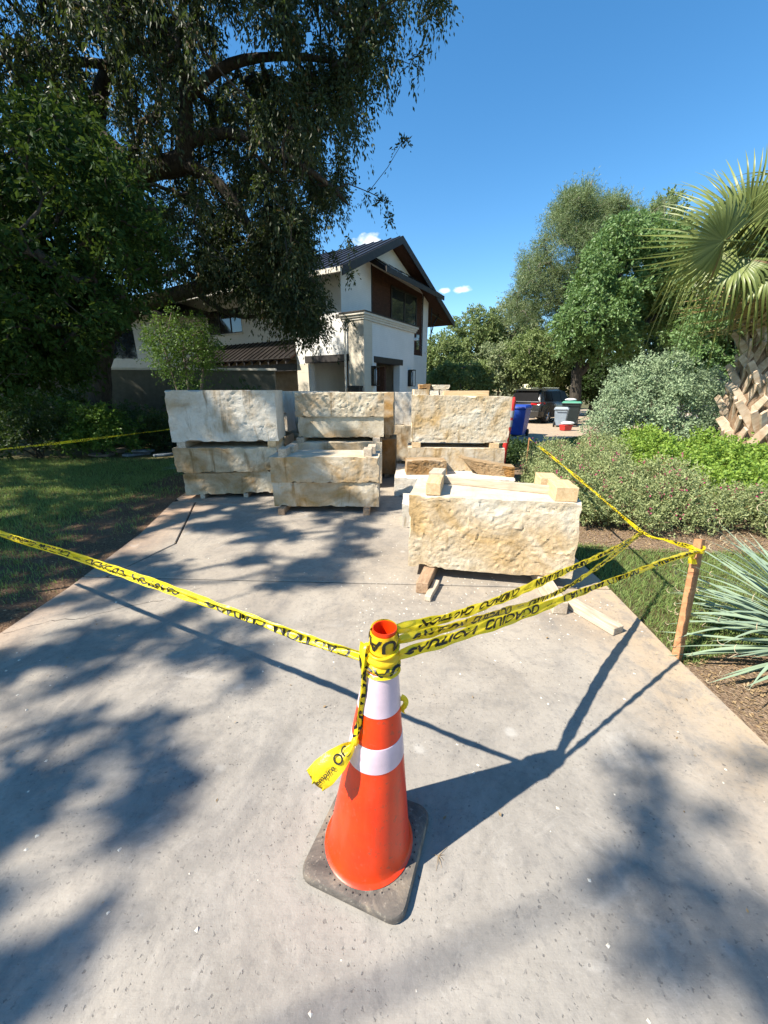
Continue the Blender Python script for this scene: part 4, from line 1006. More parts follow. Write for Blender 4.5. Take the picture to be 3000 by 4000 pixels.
# porch roof on the left: separate metal pans with standing seams
py0, py1 = 3.47, 11.2; np_ = 24
pr_ = MB(); pr_.hexa([(-.35, py0, 2.88), (1.2, py0, 3.78), (1.2, py1, 3.78), (-.35, py1, 2.88), (-.35, py0, 2.95), (1.2, py0, 3.85), (1.2, py1, 3.85), (-.35, py1, 2.95)])
proof = pr_.build('porch_roof', M['soffit'], house)
wd_ = (py1-py0)/np_
for k in range(np_):
    ya = py0+k*wd_; b = MB(); z_ = lambda x: 2.952+(x+.35)*.9/1.55
    b.hexa([(-.40, ya+.004, z_(-.4)), (1.19, ya+.004, z_(1.19)), (1.19, ya+wd_-.004, z_(1.19)), (-.40, ya+wd_-.004, z_(-.4)), (-.40, ya+.004, z_(-.4)+.014), (1.19, ya+.004, z_(1.19)+.014), (1.19, ya+wd_-.004, z_(1.19)+.014), (-.40, ya+wd_-.004, z_(-.4)+.014)])
    b.hexa([(-.40, ya-.012, z_(-.4)+.0145), (1.19, ya-.012, z_(1.19)+.0145), (1.19, ya+.014, z_(1.19)+.0145), (-.40, ya+.014, z_(-.4)+.0145), (-.40, ya-.012, z_(-.4)+.055), (1.19, ya-.012, z_(1.19)+.055), (1.19, ya+.014, z_(1.19)+.055), (-.40, ya+.014, z_(-.4)+.055)])
    b.build('roof_panel', M['roofmetal'], proof)
for k in range(15):
    b = MB(); y = py0+.3+k*.52; b.hexa([(-.32, y, 2.72), (1.1, y, 3.55), (1.1, y+.07, 3.55), (-.32, y+.07, 2.72), (-.32, y, 2.87), (1.1, y, 3.69), (1.1, y+.07, 3.69), (-.32, y+.07, 2.87)]); b.build('rafter_tail', M['trimdark'], proof)
bm_ = MB(); bm_.box(-.05, .20, py0, py1, 2.44, 2.74); bm_.build('porch_beam', M['trimdark'], house)
for yy in (5.65, 8.3, 10.7):
    b = MB(); b.box(-.12, .28, yy, yy+.55, 0, 2.439); b.build('stone_pier', M['pier'], house, bevel=.015, seg=1)
b = MB(); b.box(1.195, 1.199, 3.47, 11.2, 0, 3.0); b.build('porch_back_wall', M['tanwall'], house)
# upper windows on the side wall
for (a, b_, z0, z1) in ((4.6, 7.2, 4.4, 5.55), (8.3, 9.3, 4.4, 5.55)):
    ya, yb = 3.461+a, 3.461+b_
    f = MB()
    f.box(1.23, 1.30, ya, yb, z0, z0+.06); f.box(1.23, 1.30, ya, yb, z1-.06, z1); f.box(1.23, 1.30, ya, ya+.06, z0+.06, z1-.06); f.box(1.23, 1.30, yb-.06, yb, z0+.06, z1-.06)
    nm = 3 if b_-a > 2 else 2
    for k in range(1, nm):
        yy = ya+(yb-ya)*k/nm; f.box(1.23, 1.30, yy-.025, yy+.025, z0+.06, z1-.06)
    win = f.build('window', M['trimdark'], house)
    for k in range(nm):
        q = MB(); q.box(1.26, 1.27, ya+(yb-ya)*k/nm+.03, ya+(yb-ya)*(k+1)/nm-.03, z0+.06, z1-.06); q.build('pane', M['glass'], win)
    sl = MB(); sl.box(1.12, 1.235, ya-.06, yb+.06, z0-.08, z0-.002); sl.build('sill', M['cornice'], win)
# lanterns beside the gable-side opening
for xc in (.60, 3.90):
    l = MB(); zc0, zc1 = 1.83, 2.50
    l.box(xc-.15, xc+.15, -.05, -.001, zc0-.02, zc1+.03)
    for dx in (-.15, .13): 
        for dy in (-.27, -.075): l.box(xc+dx, xc+dx+.02, dy, dy+.02, zc0, zc1)
    l.box(xc-.15, xc+.15, -.27, -.051, zc1+.001, zc1+.05); l.box(xc-.15, xc+.15, -.27, -.051, zc0-.03, zc0-.001)
    lan = l.build('wall_lantern', M['blackmetal'], house)
    q = MB(); q.lathe([(.055, zc0+.02), (.06, zc0+.2), (.06, zc1-.1), (.03, zc1-.05)], 12, (xc, -.16, 0)); q.build('glass_chimney', M['lampglass'], lan, True)
sc_ = MB(); sc_.box(4.28, 4.36, -.10, -.001, 3.86, 3.98); sc_.lathe([(.02, -.03), (.045, -.01), (.045, .05), (.01, .07)], 10, (4.32, -.15, 3.88)); sc_.build('security_camera', M['whiteslat'], house)
vt = MB(); vt.lathe([(.05, 0), (.05, .02), (.02, .03)], 10, (7.75, GY-.031, 3.62), 'y'); vt.build('wall_vent', M['pale_metal'], house)
bx = MB(); bx.box(-.30, -.052, .05, .55, 0, 1.72) ; bx.box(-.33, -.052, .02, .58, 1.721, 1.80); bx.build('utility_cabinet', M['blackplastic'], house)
ds = MB(); ds.tube([(-.10, .80, 4.15), (-.10, .80, .1)], .045, 8); ds.build('downspout', M['cornice'], house)

# wing farther left, glimpsed through the oak
wing = thing('house_wing', 'pale side building glimpsed behind the oak trunk on the left', 'house', (-13.5, 21.5, -.03), radians(14))
w = MB(); wallpanel(w, (-9, 0, 0), X_, 18, 0, 5.4, .3, [(3, 4.6, 3.2, 4.6), (8, 9.6, 3.2, 4.6), (13, 14.6, 3.2, 4.6)]); w.box(-9, 9, 6, 6.3, 0, 5.4); w.box(-9, -8.7, .3, 6, 0, 5.4); w.box(8.7, 9, .3, 6, 0, 5.4)
w.build('wall', M['stucco'], wing)
for x in (3, 8, 13):
    f = MB(); f.box(-9+x, -9+x+1.6, .1, .16, 3.2, 4.6); f.build('window_pane', M['glass'], wing)
r = MB(); r.hexa([(-9.6, -.6, 5.2), (9.6, -.6, 5.2), (9.6, 3.1, 6.6), (-9.6, 3.1, 6.6), (-9.6, -.6, 5.4), (9.6, -.6, 5.4), (9.6, 3.1, 6.8), (-9.6, 3.1, 6.8)])
r.hexa([(-9.6, 3.102, 6.6), (9.6, 3.102, 6.6), (9.6, 6.9, 5.2), (-9.6, 6.9, 5.2), (-9.6, 3.102, 6.8), (9.6, 3.102, 6.8), (9.6, 6.9, 5.4), (-9.6, 6.9, 5.4)]); r.build('roof', M['roofmetal'], wing)
# low garden wall in the oak's shade
gw = thing('garden_wall', 'low olive grey garden wall in shade behind the oak trunk', 'wall', (-9.4, 15.2, -.03), radians(6))
w = MB(); w.box(-7, 5.2, 0, .25, 0, 2.35); w.build('wall_body', M['olive_wall'], gw); c = MB(); c.box(-7.05, 5.25, -.04, .29, 2.351, 2.43); c.build('coping', M['cornice'], gw)
# ------------------------------------------------------------------ foliage
def gshadow(p): return p[:, :2]+p[:, 2:3]*np.array([SHX, SHY])
RB = [(2420, 3000, .10), (2560, 2960, .08), (2560, 3110, .14), (2630, 3260, .17), (2480, 3210, .09), (2700, 3420, .19), (2540, 3440, .12), (2830, 3240, .12), (2780, 3560, .16), (2950, 3480, .16), (2620, 3730, .12), (2800, 3800, .19), (2900, 3960, .2), (2980, 3700, .12), (2400, 3430, .10), (2960, 2980, .10)]
RBXY = np.array([(*P(x, y)[:2], r) for x, y, r in RB])
def shade_ok(p, soft=0.0):
    """foliage stands only where the shade on the ground under this sun shows it to stand"""
    g = gshadow(p); x, y = g[:, 0], g[:, 1]
    n1 = fbm(np.stack([x*2.7+31, y*2.7+7, 0*x], -1), 2)
    ok = np.ones(len(p), bool)
    lim = np.interp(y, [-2, .1, .45, .7, 1.0, 1.4, 1.8, 2.6, 3.3, 4.6, 5.6, 6.4, 7.0, 8.3, 9.0, 10.2, 11.2, 12, 13.6, 14.2, 30], [-.62, -.60, -.62, -.78, -.88, -.78, -.72, -.45, -.2, .05, .0, .2, .9, 1.5, 3.0, 3.6, 5.4, 9.0, 9.5, 5.0, 6.0])
    ok &= ~((x > lim) & (x < 14) & (y > -3))
    thr = np.interp(y, [-3, 0, 1.2, 2.4, 3.2, 4.6, 5.6, 30], [.51, .52, .52, .56, .55, .49, .44, .38])
    thr = thr-.05*np.clip((-1.1-x)/.5, 0, 1)
    thr = thr-.05*((y < 1.3) & (x < -.9))
    fg = (x > -2.9) & (y < 5.8) & (y > -3)
    ok &= ~(fg & (n1 < thr))
    lawn = (x <= -2.9) & (x > -9) & (y < 11) & (y > -3)
    ok &= ~(lawn & (n1 < .21))
    mid = (y >= 5.8) & (x > -3.5) & (x < 4)
    ok &= ~(mid & (n1 < .42))
    lit = (np.hypot(x+3.6, y-12.1) < 1.5)
    ok &= ~lit
    near = (np.hypot(x[:, None]-RBXY[None, :, 0], y[:, None]-RBXY[None, :, 1]) < RBXY[None, :, 2]).any(1)
    return ok

def leaf_arrays(pos, d, nrm, ln, wd):
    d = d/(np.linalg.norm(d, axis=1, keepdims=True)+1e-9); s = np.cross(d, nrm); s /= np.linalg.norm(s, axis=1, keepdims=True)+1e-9
    up = np.cross(s, d); ln = ln[:, None]; wd = wd[:, None]
    V = np.stack([pos, pos+d*ln*.45+s*wd*.5+up*ln*.06, pos+d*ln, pos+d*ln*.45-s*wd*.5+up*ln*.06], 1).reshape(-1, 3)
    return V, np.arange(len(pos)*4).reshape(-1, 4)
def unit(n): v = RNG.normal(size=(n, 3)); return v/np.linalg.norm(v, axis=1, keepdims=True)
def foliage(cent, rad, tw, lv, ll, lw, droop=.5, up=.4, spread=.9, jit=.03, twig=None):
    """leafy twigs sprayed out of every clump centre"""
    cent = np.asarray(cent); C = len(cent); rad = np.broadcast_to(np.asarray(rad, float), (C,))
    n = C*tw; c = np.repeat(cent, tw, 0); r = np.repeat(rad, tw)
    d = unit(n); L = r*RNG.uniform(.55, 1.25, n)
    st = c+unit(n)*(r*.25)[:, None]
    t = RNG.uniform(.12, 1.0, (n, lv))
    p = st[:, None]+d[:, None]*(t*L[:, None])[..., None]
    p[..., 2] -= droop*(t**2)*L[:, None]
    dv = (d[:, None]*.8+np.array([0, 0, -1.])*droop*t[..., None]*1.4).reshape(-1, 3)
    N = n*lv; p = p.reshape(-1, 3)+RNG.normal(size=(N, 3))*jit
    ld = dv+unit(N)*spread; nr = unit(N)+np.array([0, 0, up])
    ls = RNG.uniform(.7, 1.25, N)
    return leaf_arrays(p, ld, nr, ll*ls, lw*ls)
def connect(skel, cent, r0=.009):
    """join every clump to the nearest limb or already joined clump; returns tubes"""
    nodes = [np.asarray(s[:3]) for s in skel]; ns = len(nodes)
    S = np.array(nodes); d0 = np.min(np.linalg.norm(cent[:, None]-S[None], axis=2), axis=1)
    order = np.argsort(d0); A = np.zeros((ns+len(cent), 3)); A[:ns] = S; k = ns; par = {}
    for i in order:
        dist = np.linalg.norm(A[:k]-cent[i], axis=1); dist[ns:k] *= .92
        par[k] = int(np.argmin(dist)); A[k] = cent[i]; k += 1
    cnt = np.ones(k)
    for j in range(k-1, ns-1, -1): cnt[par[j]] += cnt[j]
    mb = MB()
    for j in range(ns, k):
        a, b = A[par[j]], A[j]; L = np.linalg.norm(b-a)
        if L < .004: continue
        m = (a+b)/2+RNG.normal(size=3)*L*.10+np.array([0, 0, L*.08]); ra = r0*math.sqrt(cnt[j]); rb = r0*.8*math.sqrt(max(1, cnt[j]-1))
        mb.tube([a, m, b], [min(ra*1.15, .09), min(ra, .085), min(rb, .08)], 5, False)
    return mb
def limb(mb, skel, pts, r, k=10, n=None, wob=.03):
    pts = np.asarray(pts, float); n = n or max(6, int(np.linalg.norm(np.diff(pts, axis=0), axis=1).sum()/.28)); C = spline(pts, n)
    R = np.interp(np.linspace(0, 1, n), np.linspace(0, 1, len(r)), r); C = C+RNG.normal(size=C.shape)*R[:, None]*wob
    mb.tube(C, R*(1+.06*np.sin(np.arange(n)*1.7)), k); skel += [tuple(c) for c in C]
def tree(name, label, base, limbs, cent, rad, tw, lv, ll, lw, lmat, bmat, droop=.4, up=.4, r0=.009, cat='tree', group=None, spread=.9, jit=.03, skip=0):
    base = np.asarray(base, float); root = thing(name, label, cat, tuple(base), 0, group)
    mb = MB(); sk = []
    for pts, r in limbs: limb(mb, sk, pts, r)
    tv = mb; tv.v = [v-base for v in tv.v]; autosmooth(tv.build('trunk', M[bmat], root), 60)
    cent = np.asarray(cent)
    b = connect(sk[skip:], cent, r0); b.v = [v-base for v in b.v]
    if b.n: b.build('branches', M[bmat], root, True)
    V, F = foliage(cent, rad, tw, lv, ll, lw, droop, up, spread, jit)
    np_mesh('crown', V-base, F, M[lmat], root)
    return root
def ell(n, c, r, shell=.45, zmin=None):
    """points in an ellipsoid, more of them towards its skin"""
    v = unit(n)*(RNG.uniform(shell**3, 1, n)**(1/3))[:, None]; p = v*np.asarray(r)+np.asarray(c)
    return p if zmin is None else p[p[:, 2] > zmin]
def inframe(x, y, m=0): return (x > -m) & (x < 3000+m) & (y > -m) & (y < 4000+m)

# the big live oak whose crown overhangs the drive
OAK_POLY = [(-400, -400), (1540, -400), (1550, 60), (1500, 130), (1530, 210), (1500, 320), (1420, 380), (1440, 480), (1410, 560), (1330, 640), (1350, 740), (1300, 800), (1240, 840), (1230, 920), (1210, 1000), (1190, 1080), (1250, 1170), (1270, 1270), (1200, 1310), (1130, 1270), (1030, 1180), (960, 1130), (860, 1090), (640, 1110), (560, 1140), (480, 1060), (330, 1120), (150, 1200), (-400, 1200)]
cs = np.concatenate([ell(2600, (-4.6, 10.6, 7.2), (5.6, 4.0, 4.3), .3), ell(1100, (-2.2, 9.8, 8.0), (3.6, 2.6, 3.2), .2), ell(420, (-2.3, 10.6, 3.7), (1.7, 1.1, 1.2), .1), ell(900, (-8.5, 10.5, 8.5), (5, 4.5, 4), .3)])
px, py = proj(cs); cs = cs[(~inframe(px, py) | inpoly(px, py, OAK_POLY)) & (cs[:, 2] > 2.2)]
cs = cs[shade_ok(cs)]
px, py = proj(cs); vis = inframe(px, py, 150)
holes = fbm(np.stack([px/190, py/190, 0*px], -1)+5, 2)
cs = cs[(holes > .375) | ~vis]
px, py = proj(cs); vis = inframe(px, py, 250)
oak_in, oak_out = cs[vis], cs[~vis]
oakb = np.array(PY(385, 1700, 12.4)); oakb[2] = -.03
Lm = lambda *q: [np.array(PY(x, y, Y)) for x, y, Y in q]
oak_limbs = [([oakb, *Lm((388, 1520, 12.4), (398, 1350, 12.4))], [.40, .32, .30]),
    (Lm((398, 1360, 12.4), (370, 1180, 12.3), (350, 1000, 12.0), (390, 840, 11.6), (450, 728, 11.2), (580, 665, 10.8), (707, 630, 10.5), (725, 500, 10.3), (728, 280, 10.2), (760, 60, 10.2), (820, -200, 10.2)), [.34, .30, .27, .25, .24, .23, .22, .15, .11, .09, .05]),
    (Lm((355, 1020, 12.0), (330, 800, 12.2), (380, 480, 11.8), (400, 330, 11.5), (480, 190, 11.3), (620, 165, 11.0), (760, -60, 10.8)), [.24, .2, .17, .15, .13, .10, .05]),
    (Lm((395, 1345, 12.4), (440, 1285, 12.3), (560, 1190, 12.0), (800, 1120, 11.6), (960, 1085, 11.2), (1120, 1120, 10.9), (1230, 1220, 10.7)), [.26, .24, .21, .17, .12, .08, .03]),
    (Lm((760, 1130, 11.6), (830, 1190, 11.5), (930, 1235, 11.3), (1080, 1235, 11.1)), [.09, .075, .06, .03]),
    (Lm((700, 632, 10.5), (860, 720, 10.3), (980, 900, 10.3), (1080, 1060, 10.4), (1180, 1180, 10.5)), [.15, .12, .10, .07, .03]),
    (Lm((715, 560, 10.4), (900, 520, 10.1), (1100, 600, 9.9), (1280, 720, 9.8), (1360, 800, 9.8)), [.13, .10, .08, .05, .02]),
    (Lm((726, 380, 10.2), (900, 250, 9.9), (1150, 220, 9.7), (1400, 260, 9.6)), [.11, .09, .06, .03]),
    (Lm((400, 520, 11.6), (480, 590, 11.3), (560, 640, 11.0)), [.10, .08, .05]),
    ([oakb+np.array([-.15, .2, 3.4]), oakb+np.array([-2.2, -.2, 5.6]), oakb+np.array([-4.5, -.5, 7.4])], [.24, .17, .06])]
allc = np.concatenate([oak_in, oak_out])
orad = np.concatenate([RNG.uniform(.28, .50, len(oak_in)), RNG.uniform(.2, .36, len(oak_out))])
# the big limbs are bare: no leafage right in front of them
lp_ = []
for pts, r in oak_limbs[1:8]:
    q = spline(np.array(pts), 60); lx, ly = proj(q); lp_.append(np.stack([lx, ly, q[:, 1]], -1)[:48])
lp_ = np.concatenate(lp_); px, py = proj(oak_in)
dd = np.hypot(px[:, None]-lp_[None, :, 0], py[:, None]-lp_[None, :, 1]); infront = ((dd < 62) & (oak_in[:, 1:2] < lp_[None, :, 2]+.3)).any(1)
oak_in = oak_in[~(infront & (RNG.random(len(oak_in)) < .82))]
# dense drooping skirt in front of the house's left side
dp_ = np.concatenate([ell(700, (-2.6, 10.5, 4.2), (1.9, .9, 1.9), .0), ell(300, (-4.4, 11.0, 4.4), (2.0, .9, 1.2), .0)]); px, py = proj(dp_)
dp_ = dp_[inpoly(px, py, [(640, 880), (900, 820), (1180, 860), (1230, 980), (1230, 1080), (1290, 1180), (1300, 1280), (1240, 1320), (1150, 1270), (1040, 1180), (960, 1130), (860, 1090), (640, 1100)])]
oak_in = np.concatenate([oak_in, dp_[:210]])
allc = np.concatenate([oak_in, oak_out]); orad = np.concatenate([RNG.uniform(.26, .46, len(oak_in)), RNG.uniform(.2, .36, len(oak_out))])
root = thing('live_oak_tree', 'huge dark live oak overhanging the driveway on the left', 'tree', tuple(oakb))
mb = MB(); sk = []
for pts, r in oak_limbs: limb(mb, sk, pts, r)
mb.v = [v-oakb for v in mb.v]; autosmooth(mb.build('trunk', M['bark_oak'], root), 60)
b = connect(sk[14:], allc, .0085); b.v = [v-oakb for v in b.v]; b.build('branches', M['bark_oak'], root, True)
V1, F1 = foliage(oak_in, orad[:len(oak_in)], 13, 12, .085, .034, 1.15, .3, .8, .02)
V2, F2 = foliage(oak_out, orad[len(oak_in):], 9, 10, .10, .055, .6, .4)
np_mesh('crown', np.concatenate([V1, V2])-oakb, np.concatenate([F1, F2+len(V1)]), M['leaf_oak'], root)
# hanging sprays at the crown's right edge
tufts = [(1690, 110, 9.3, .25), (1640, 210, 9.4, .22), (1600, 250, 9.5, .25), (1660, 60, 9.3, .2), (1570, 560, 9.6, .2), (1500, 790, 9.8, .15), (1440, 750, 9.8, .2), (1520, 850, 9.8, .12), (1310, 1010, 10.2, .2), (1350, 930, 10.1, .2), (1360, 1250, 10.5, .15), (1370, 1060, 10.3, .12)]
tc_ = np.array([PY(x, y, Y) for x, y, Y, r in tufts]); tr_ = np.array([r for *_, r in tufts])
b = connect([tuple(c) for c in oak_in], tc_, .006); b.v = [v-oakb for v in b.v]; tag(b.build('hanging_twigs', M['bark_oak'], root, True), kind='stuff')
V, F = foliage(tc_, tr_*1.3, 9, 10, .085, .034, .9, .3, .8, .02); np_mesh('hanging_spray', V-oakb, F, M['leaf_oak'], root)

# shade tree standing left of the camera, its boughs above the picture
cs = np.concatenate([ell(3400, (-7.6, -.6, 7.6), (4.6, 4.6, 2.6), .1), ell(1500, (-10.5, 3.2, 8.0), (4, 4, 3), .1)])
px, py = proj(cs); cs = cs[~inframe(px, py, 60) & (cs[:, 2] > 4.6)]; cs = cs[shade_ok(cs)]
extra = []
for x, y, r in RBXY:
    for k in range(2):
        H = random.uniform(6.6, 8.6); a = random.uniform(0, 6.28); q = r*math.sqrt(random.random())*.6
        extra.append((x+q*cos(a)-SHX*H, y+q*sin(a)-SHY*H, H))
tb = np.array([-9.6, -.8, -.03])
limbs = [([tb, tb+[.2, .1, 1.8], tb+[.5, 0, 3.6], tb+[1.2, .2, 5.6]], [.42, .33, .28, .2]), ([tb+[.5, 0, 3.6], tb+[1.2, -.9, 4.8], tb+[1.8, -1.6, 5.6]], [.2, .12, .05]),
         ([tb+[.5, 0, 3.4], tb+[1.4, 2, 5.6], tb+[1.8, 4.4, 7.2]], [.2, .14, .05]), ([tb+[.5, 0, 3.8], tb+[-1, 1.5, 6], tb+[-1.6, 3.6, 8]], [.2, .14, .05])]
cs = cs[RNG.random(len(cs)) < .72]; rad = RNG.uniform(.09, .15, len(cs))
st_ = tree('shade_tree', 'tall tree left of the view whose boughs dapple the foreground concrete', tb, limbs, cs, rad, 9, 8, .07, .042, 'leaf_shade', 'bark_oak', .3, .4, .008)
ex = np.array(extra); b = connect([tuple(c) for c in cs], ex, .003); b.v = [v-tb for v in b.v]; tag(b.build('outer_twigs', M['bark_oak'], st_, True), kind='stuff')
V, F = foliage(ex, np.full(len(ex), .07), 5, 5, .06, .034, .3, .4); np_mesh('outer_spray', V-tb, F, M['leaf_shade'], st_)

# big unseen tree added beyond the left edge to keep the garden in shade
cs = np.concatenate([ell(700, (-14.5, 9.5, 8.0), (5, 6, 4), .2), ell(350, (-16, 14.5, 8.5), (4.5, 5, 4), .2)]); px, py = proj(cs); cs = cs[~inframe(px, py, 80)]; cs = cs[shade_ok(cs)]
tb = np.array([-15.5, 10.5, -.03])
tree('added_shade_tree', 'large leafy tree added beyond the left edge to shade the garden', tb, [([tb, tb+[0, .2, 2.5], tb+[.6, 0, 5], tb+[1, 0, 8]], [.45, .34, .25, .08]), ([tb+[0, .2, 2.8], tb+[-1, 3, 6], tb+[-1, 5, 8.5]], [.22, .15, .05])], cs, RNG.uniform(.5, .8, len(cs)), 9, 10, .15, .09, 'leaf_shade', 'bark_oak', .3, .4, .01)

# soft dark green tree at the left edge
SP = [(-900, 330), (120, 330), (330, 400), (430, 560), (620, 820), (660, 1010), (590, 1130), (460, 1230), (360, 1340), (330, 1440), (150, 1520), (-900, 1560)]
cs = np.concatenate([ell(1500, (-5.4, 6.6, 4.0), (3.1, 1.7, 2.9), .15), ell(500, (-6.6, 7.6, 2.6), (2.2, 1.2, 1.4), .1)]); px, py = proj(cs); cs = cs[inpoly(px, py, SP) & (cs[:, 2] > 1.5)]; cs = cs[shade_ok(cs)]
tb = np.array([-7.6, 6.2, -.03])
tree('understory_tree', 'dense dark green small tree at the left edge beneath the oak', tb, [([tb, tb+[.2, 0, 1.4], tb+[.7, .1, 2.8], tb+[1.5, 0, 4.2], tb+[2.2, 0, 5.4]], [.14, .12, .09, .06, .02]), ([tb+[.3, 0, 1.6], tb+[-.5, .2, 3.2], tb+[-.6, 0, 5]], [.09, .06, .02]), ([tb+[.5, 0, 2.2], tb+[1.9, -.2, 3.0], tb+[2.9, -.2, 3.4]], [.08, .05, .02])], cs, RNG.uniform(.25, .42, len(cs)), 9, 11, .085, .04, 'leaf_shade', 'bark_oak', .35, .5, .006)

# sunlit yaupon by the porch
c0 = np.array(PY(715, 1370, 11.6)); cs = ell(150, c0, (1.05, .9, 1.1), .35); tb = np.array([c0[0]-.05, 11.6, -.03])
tree('yaupon_tree', 'small sunlit bright green tree left of the porch roof', tb, [([tb, tb+[.05, 0, 1.2], c0], [.07, .055, .02]), ([tb+[0, .03, .2], tb+[-.3, .1, 1.5], c0+[-.6, .1, .3]], [.05, .04, .015]), ([tb+[.05, 0, .2], tb+[.4, 0, 1.6], c0+[.6, 0, 0]], [.05, .04, .015])], cs, RNG.uniform(.22, .36, len(cs)), 9, 9, .06, .032, 'leaf_lit', 'bark_pale', .2, .6, .005, group='small trees by the house')

# ---- right hand side
def crown_tree(name, label, px_, Y, poly, ells, rad, tw, lv, ll, lw, lm, bm, trunk_r, fork, droop=.35, n=500, group='trees behind the driveway', up=.5, hole=.33, hs_=150, r0=.012):
    base = np.array(PY(px_, 1500, Y)); base[2] = -.03
    cs = np.concatenate([ell(int(n*w_), c, r, .45) for c, r, w_ in ells])
    if poly is not None:
        px, py = proj(cs); cs = cs[~inframe(px, py) | inpoly(px, py, poly)]
    if hole:
        px, py = proj(cs); h_ = fbm(np.stack([px/hs_, py/hs_, cs[:, 1]*.4], -1)+px_, 2); cs = cs[h_ > hole]
    cs = cs[cs[:, 2] > .5]
    lim = [([base, base+[.1, 0, fork*.5], base+[0, 0, fork]], [trunk_r*1.25, trunk_r, trunk_r*.9])]
    top = base+np.array([0, 0, fork])
    for c, r, w_ in ells:
        c = np.asarray(c, float); lim.append(([top-[0, 0, .3], (top*.55+c*.45)+[0, 0, .2], c, c+np.array([.1, 0, r[2]*.6])], [trunk_r*.7, trunk_r*.5, trunk_r*.28, .03]))
    return tree(name, label, base, lim, cs, RNG.uniform(rad*.75, rad*1.2, len(cs)), tw, lv, ll, lw, lm, bm, droop, up, r0, group=group)
# broad bright tree with dark trunk behind the bins
BP = [(2160, 1420), (2165, 1260), (2210, 1180), (2230, 1080), (2280, 1030), (2300, 960), (2390, 860), (2480, 830), (2560, 850), (2640, 900), (2720, 1000), (2900, 1050), (3100, 1080), (3100, 1480), (2720, 1440), (2600, 1380), (2420, 1400), (2260, 1400)]
e = lambda x, y, Y: np.array(PY(x, y, Y))
crown_tree('shade_elm_tree', 'broad bright green tree behind the silver shrub and the bins', 2245, 20.5, BP, [(e(2330, 1250, 20), (2.2, 2, 1.6), .8), (e(2450, 1020, 20.5), (2.6, 2.4, 2.4), 1.3), (e(2560, 1240, 20), (2.8, 2.2, 1.7), 1.0), (e(2700, 1150, 20), (2.6, 2.2, 2.4), .9)], .5, 11, 11, .15, .075, 'leaf_green', 'bark_oak', .27, 2.6, .35, 330, hole=.36)
# leafy mass behind the palm
crown_tree('ash_tree', 'leafy green tree filling the gap behind the palm trunk', 2960, 13.5, [(2640, 1500), (2660, 1330), (2760, 1180), (2700, 1020), (2850, 900), (3000, 850), (3600, 850), (3600, 1640), (2860, 1640), (2840, 1560), (2760, 1490)], [(e(2850, 1330, 13.5), (2.2, 1.5, 1.5), 1.0), (e(3000, 1120, 14), (2.4, 1.6, 2.0), 1.1), (e(3200, 1300, 13.5), (2.5, 1.8, 2.6), 1.0)], .42, 11, 11, .12, .06, 'leaf_green', 'bark_oak', .2, 2.0, .3, 300, hole=.3)
# pine
PP = [(1960, 1300), (1985, 1170), (2030, 1100), (2040, 1010), (2100, 960), (2110, 880), (2170, 830), (2190, 760), (2260, 735), (2300, 715), (2330, 790), (2390, 770), (2450, 770), (2530, 810), (2620, 760), (2690, 760), (2700, 900), (2500, 1300), (2200, 1350)]
crown_tree('pine_tree', 'tall feathery pine rising behind the bright green tree', 2330, 27, PP, [(e(2250, 1000, 27), (3.6, 2.6, 3.6), 1.1), (e(2120, 1130, 27), (2.6, 2.2, 2.6), .8), (e(2290, 830, 27), (2.2, 2, 2.6), .8), (e(2430, 880, 27.5), (3, 2.2, 2.6), .8)], .62, 15, 12, .20, .022, 'needle', 'bark_pale', .24, 4.5, -.15, 360, up=.2, hole=.38, hs_=110)
crown_tree('tall_back_tree', 'grey green tree top peeking left of the palm fronds', 2640, 29, [(2480, 900), (2540, 800), (2640, 750), (2680, 755), (2700, 840), (2700, 1000), (2500, 1050)], [(e(2610, 880, 29), (3.2, 2.4, 2.8), 1.0)], .6, 11, 11, .2, .09, 'leaf_back', 'bark_pale', .2, 5, .3, 200)
# wood behind the drive
for i, (x, y, Y, rx, rz, lm, lab, fk, pl) in enumerate((
    (1730, 1420, 31, 2.0, 2.0, 'leaf_back', 'olive green tree directly right of the house eave', 1.6, None),
    (1860, 1330, 33, 2.6, 2.4, 'leaf_back', 'middle tree of the wood behind the drive, right of the house', 2.0, None),
    (2010, 1300, 34, 2.6, 2.6, 'leaf_back2', 'pale tree left of the pine, behind the drive', 2.0, None),
    (1800, 1480, 27, 2.2, 1.1, 'leaf_back', 'low brushy tree behind the car, nearest the house', .5, None),
    (1950, 1440, 27.5, 2.4, 1.6, 'leaf_back2', 'grey green brushy tree behind the car', .7, None),
    (2110, 1400, 26, 2.2, 1.9, 'leaf_back', 'bushy tree between the car and the dark trunk', .9, None),
    (2330, 1480, 26, 2.6, 1.2, 'leaf_dark', 'dark hedge tree low behind the bins', .5, None),
    (2520, 1360, 30, 3.0, 2.6, 'leaf_dark', 'dark tree seen beneath the bright green crown', 1.0, None),
    (2720, 1330, 30, 3.0, 3.0, 'leaf_dark', 'dark tree behind the bright green crown, toward the palm', 1.0, None))):
    c = e(x, y, Y); crown_tree('wood_edge_tree', lab, x, Y, pl, [(c, (rx, 1.8, rz), 1.0), (c+[.5*rx, .5, -.3*rz], (rx*.7, 1.5, rz*.7), .5)], .5, 11, 10, .17, .075, lm, 'bark_pale', .12, fk, .2, 210, hole=.35)

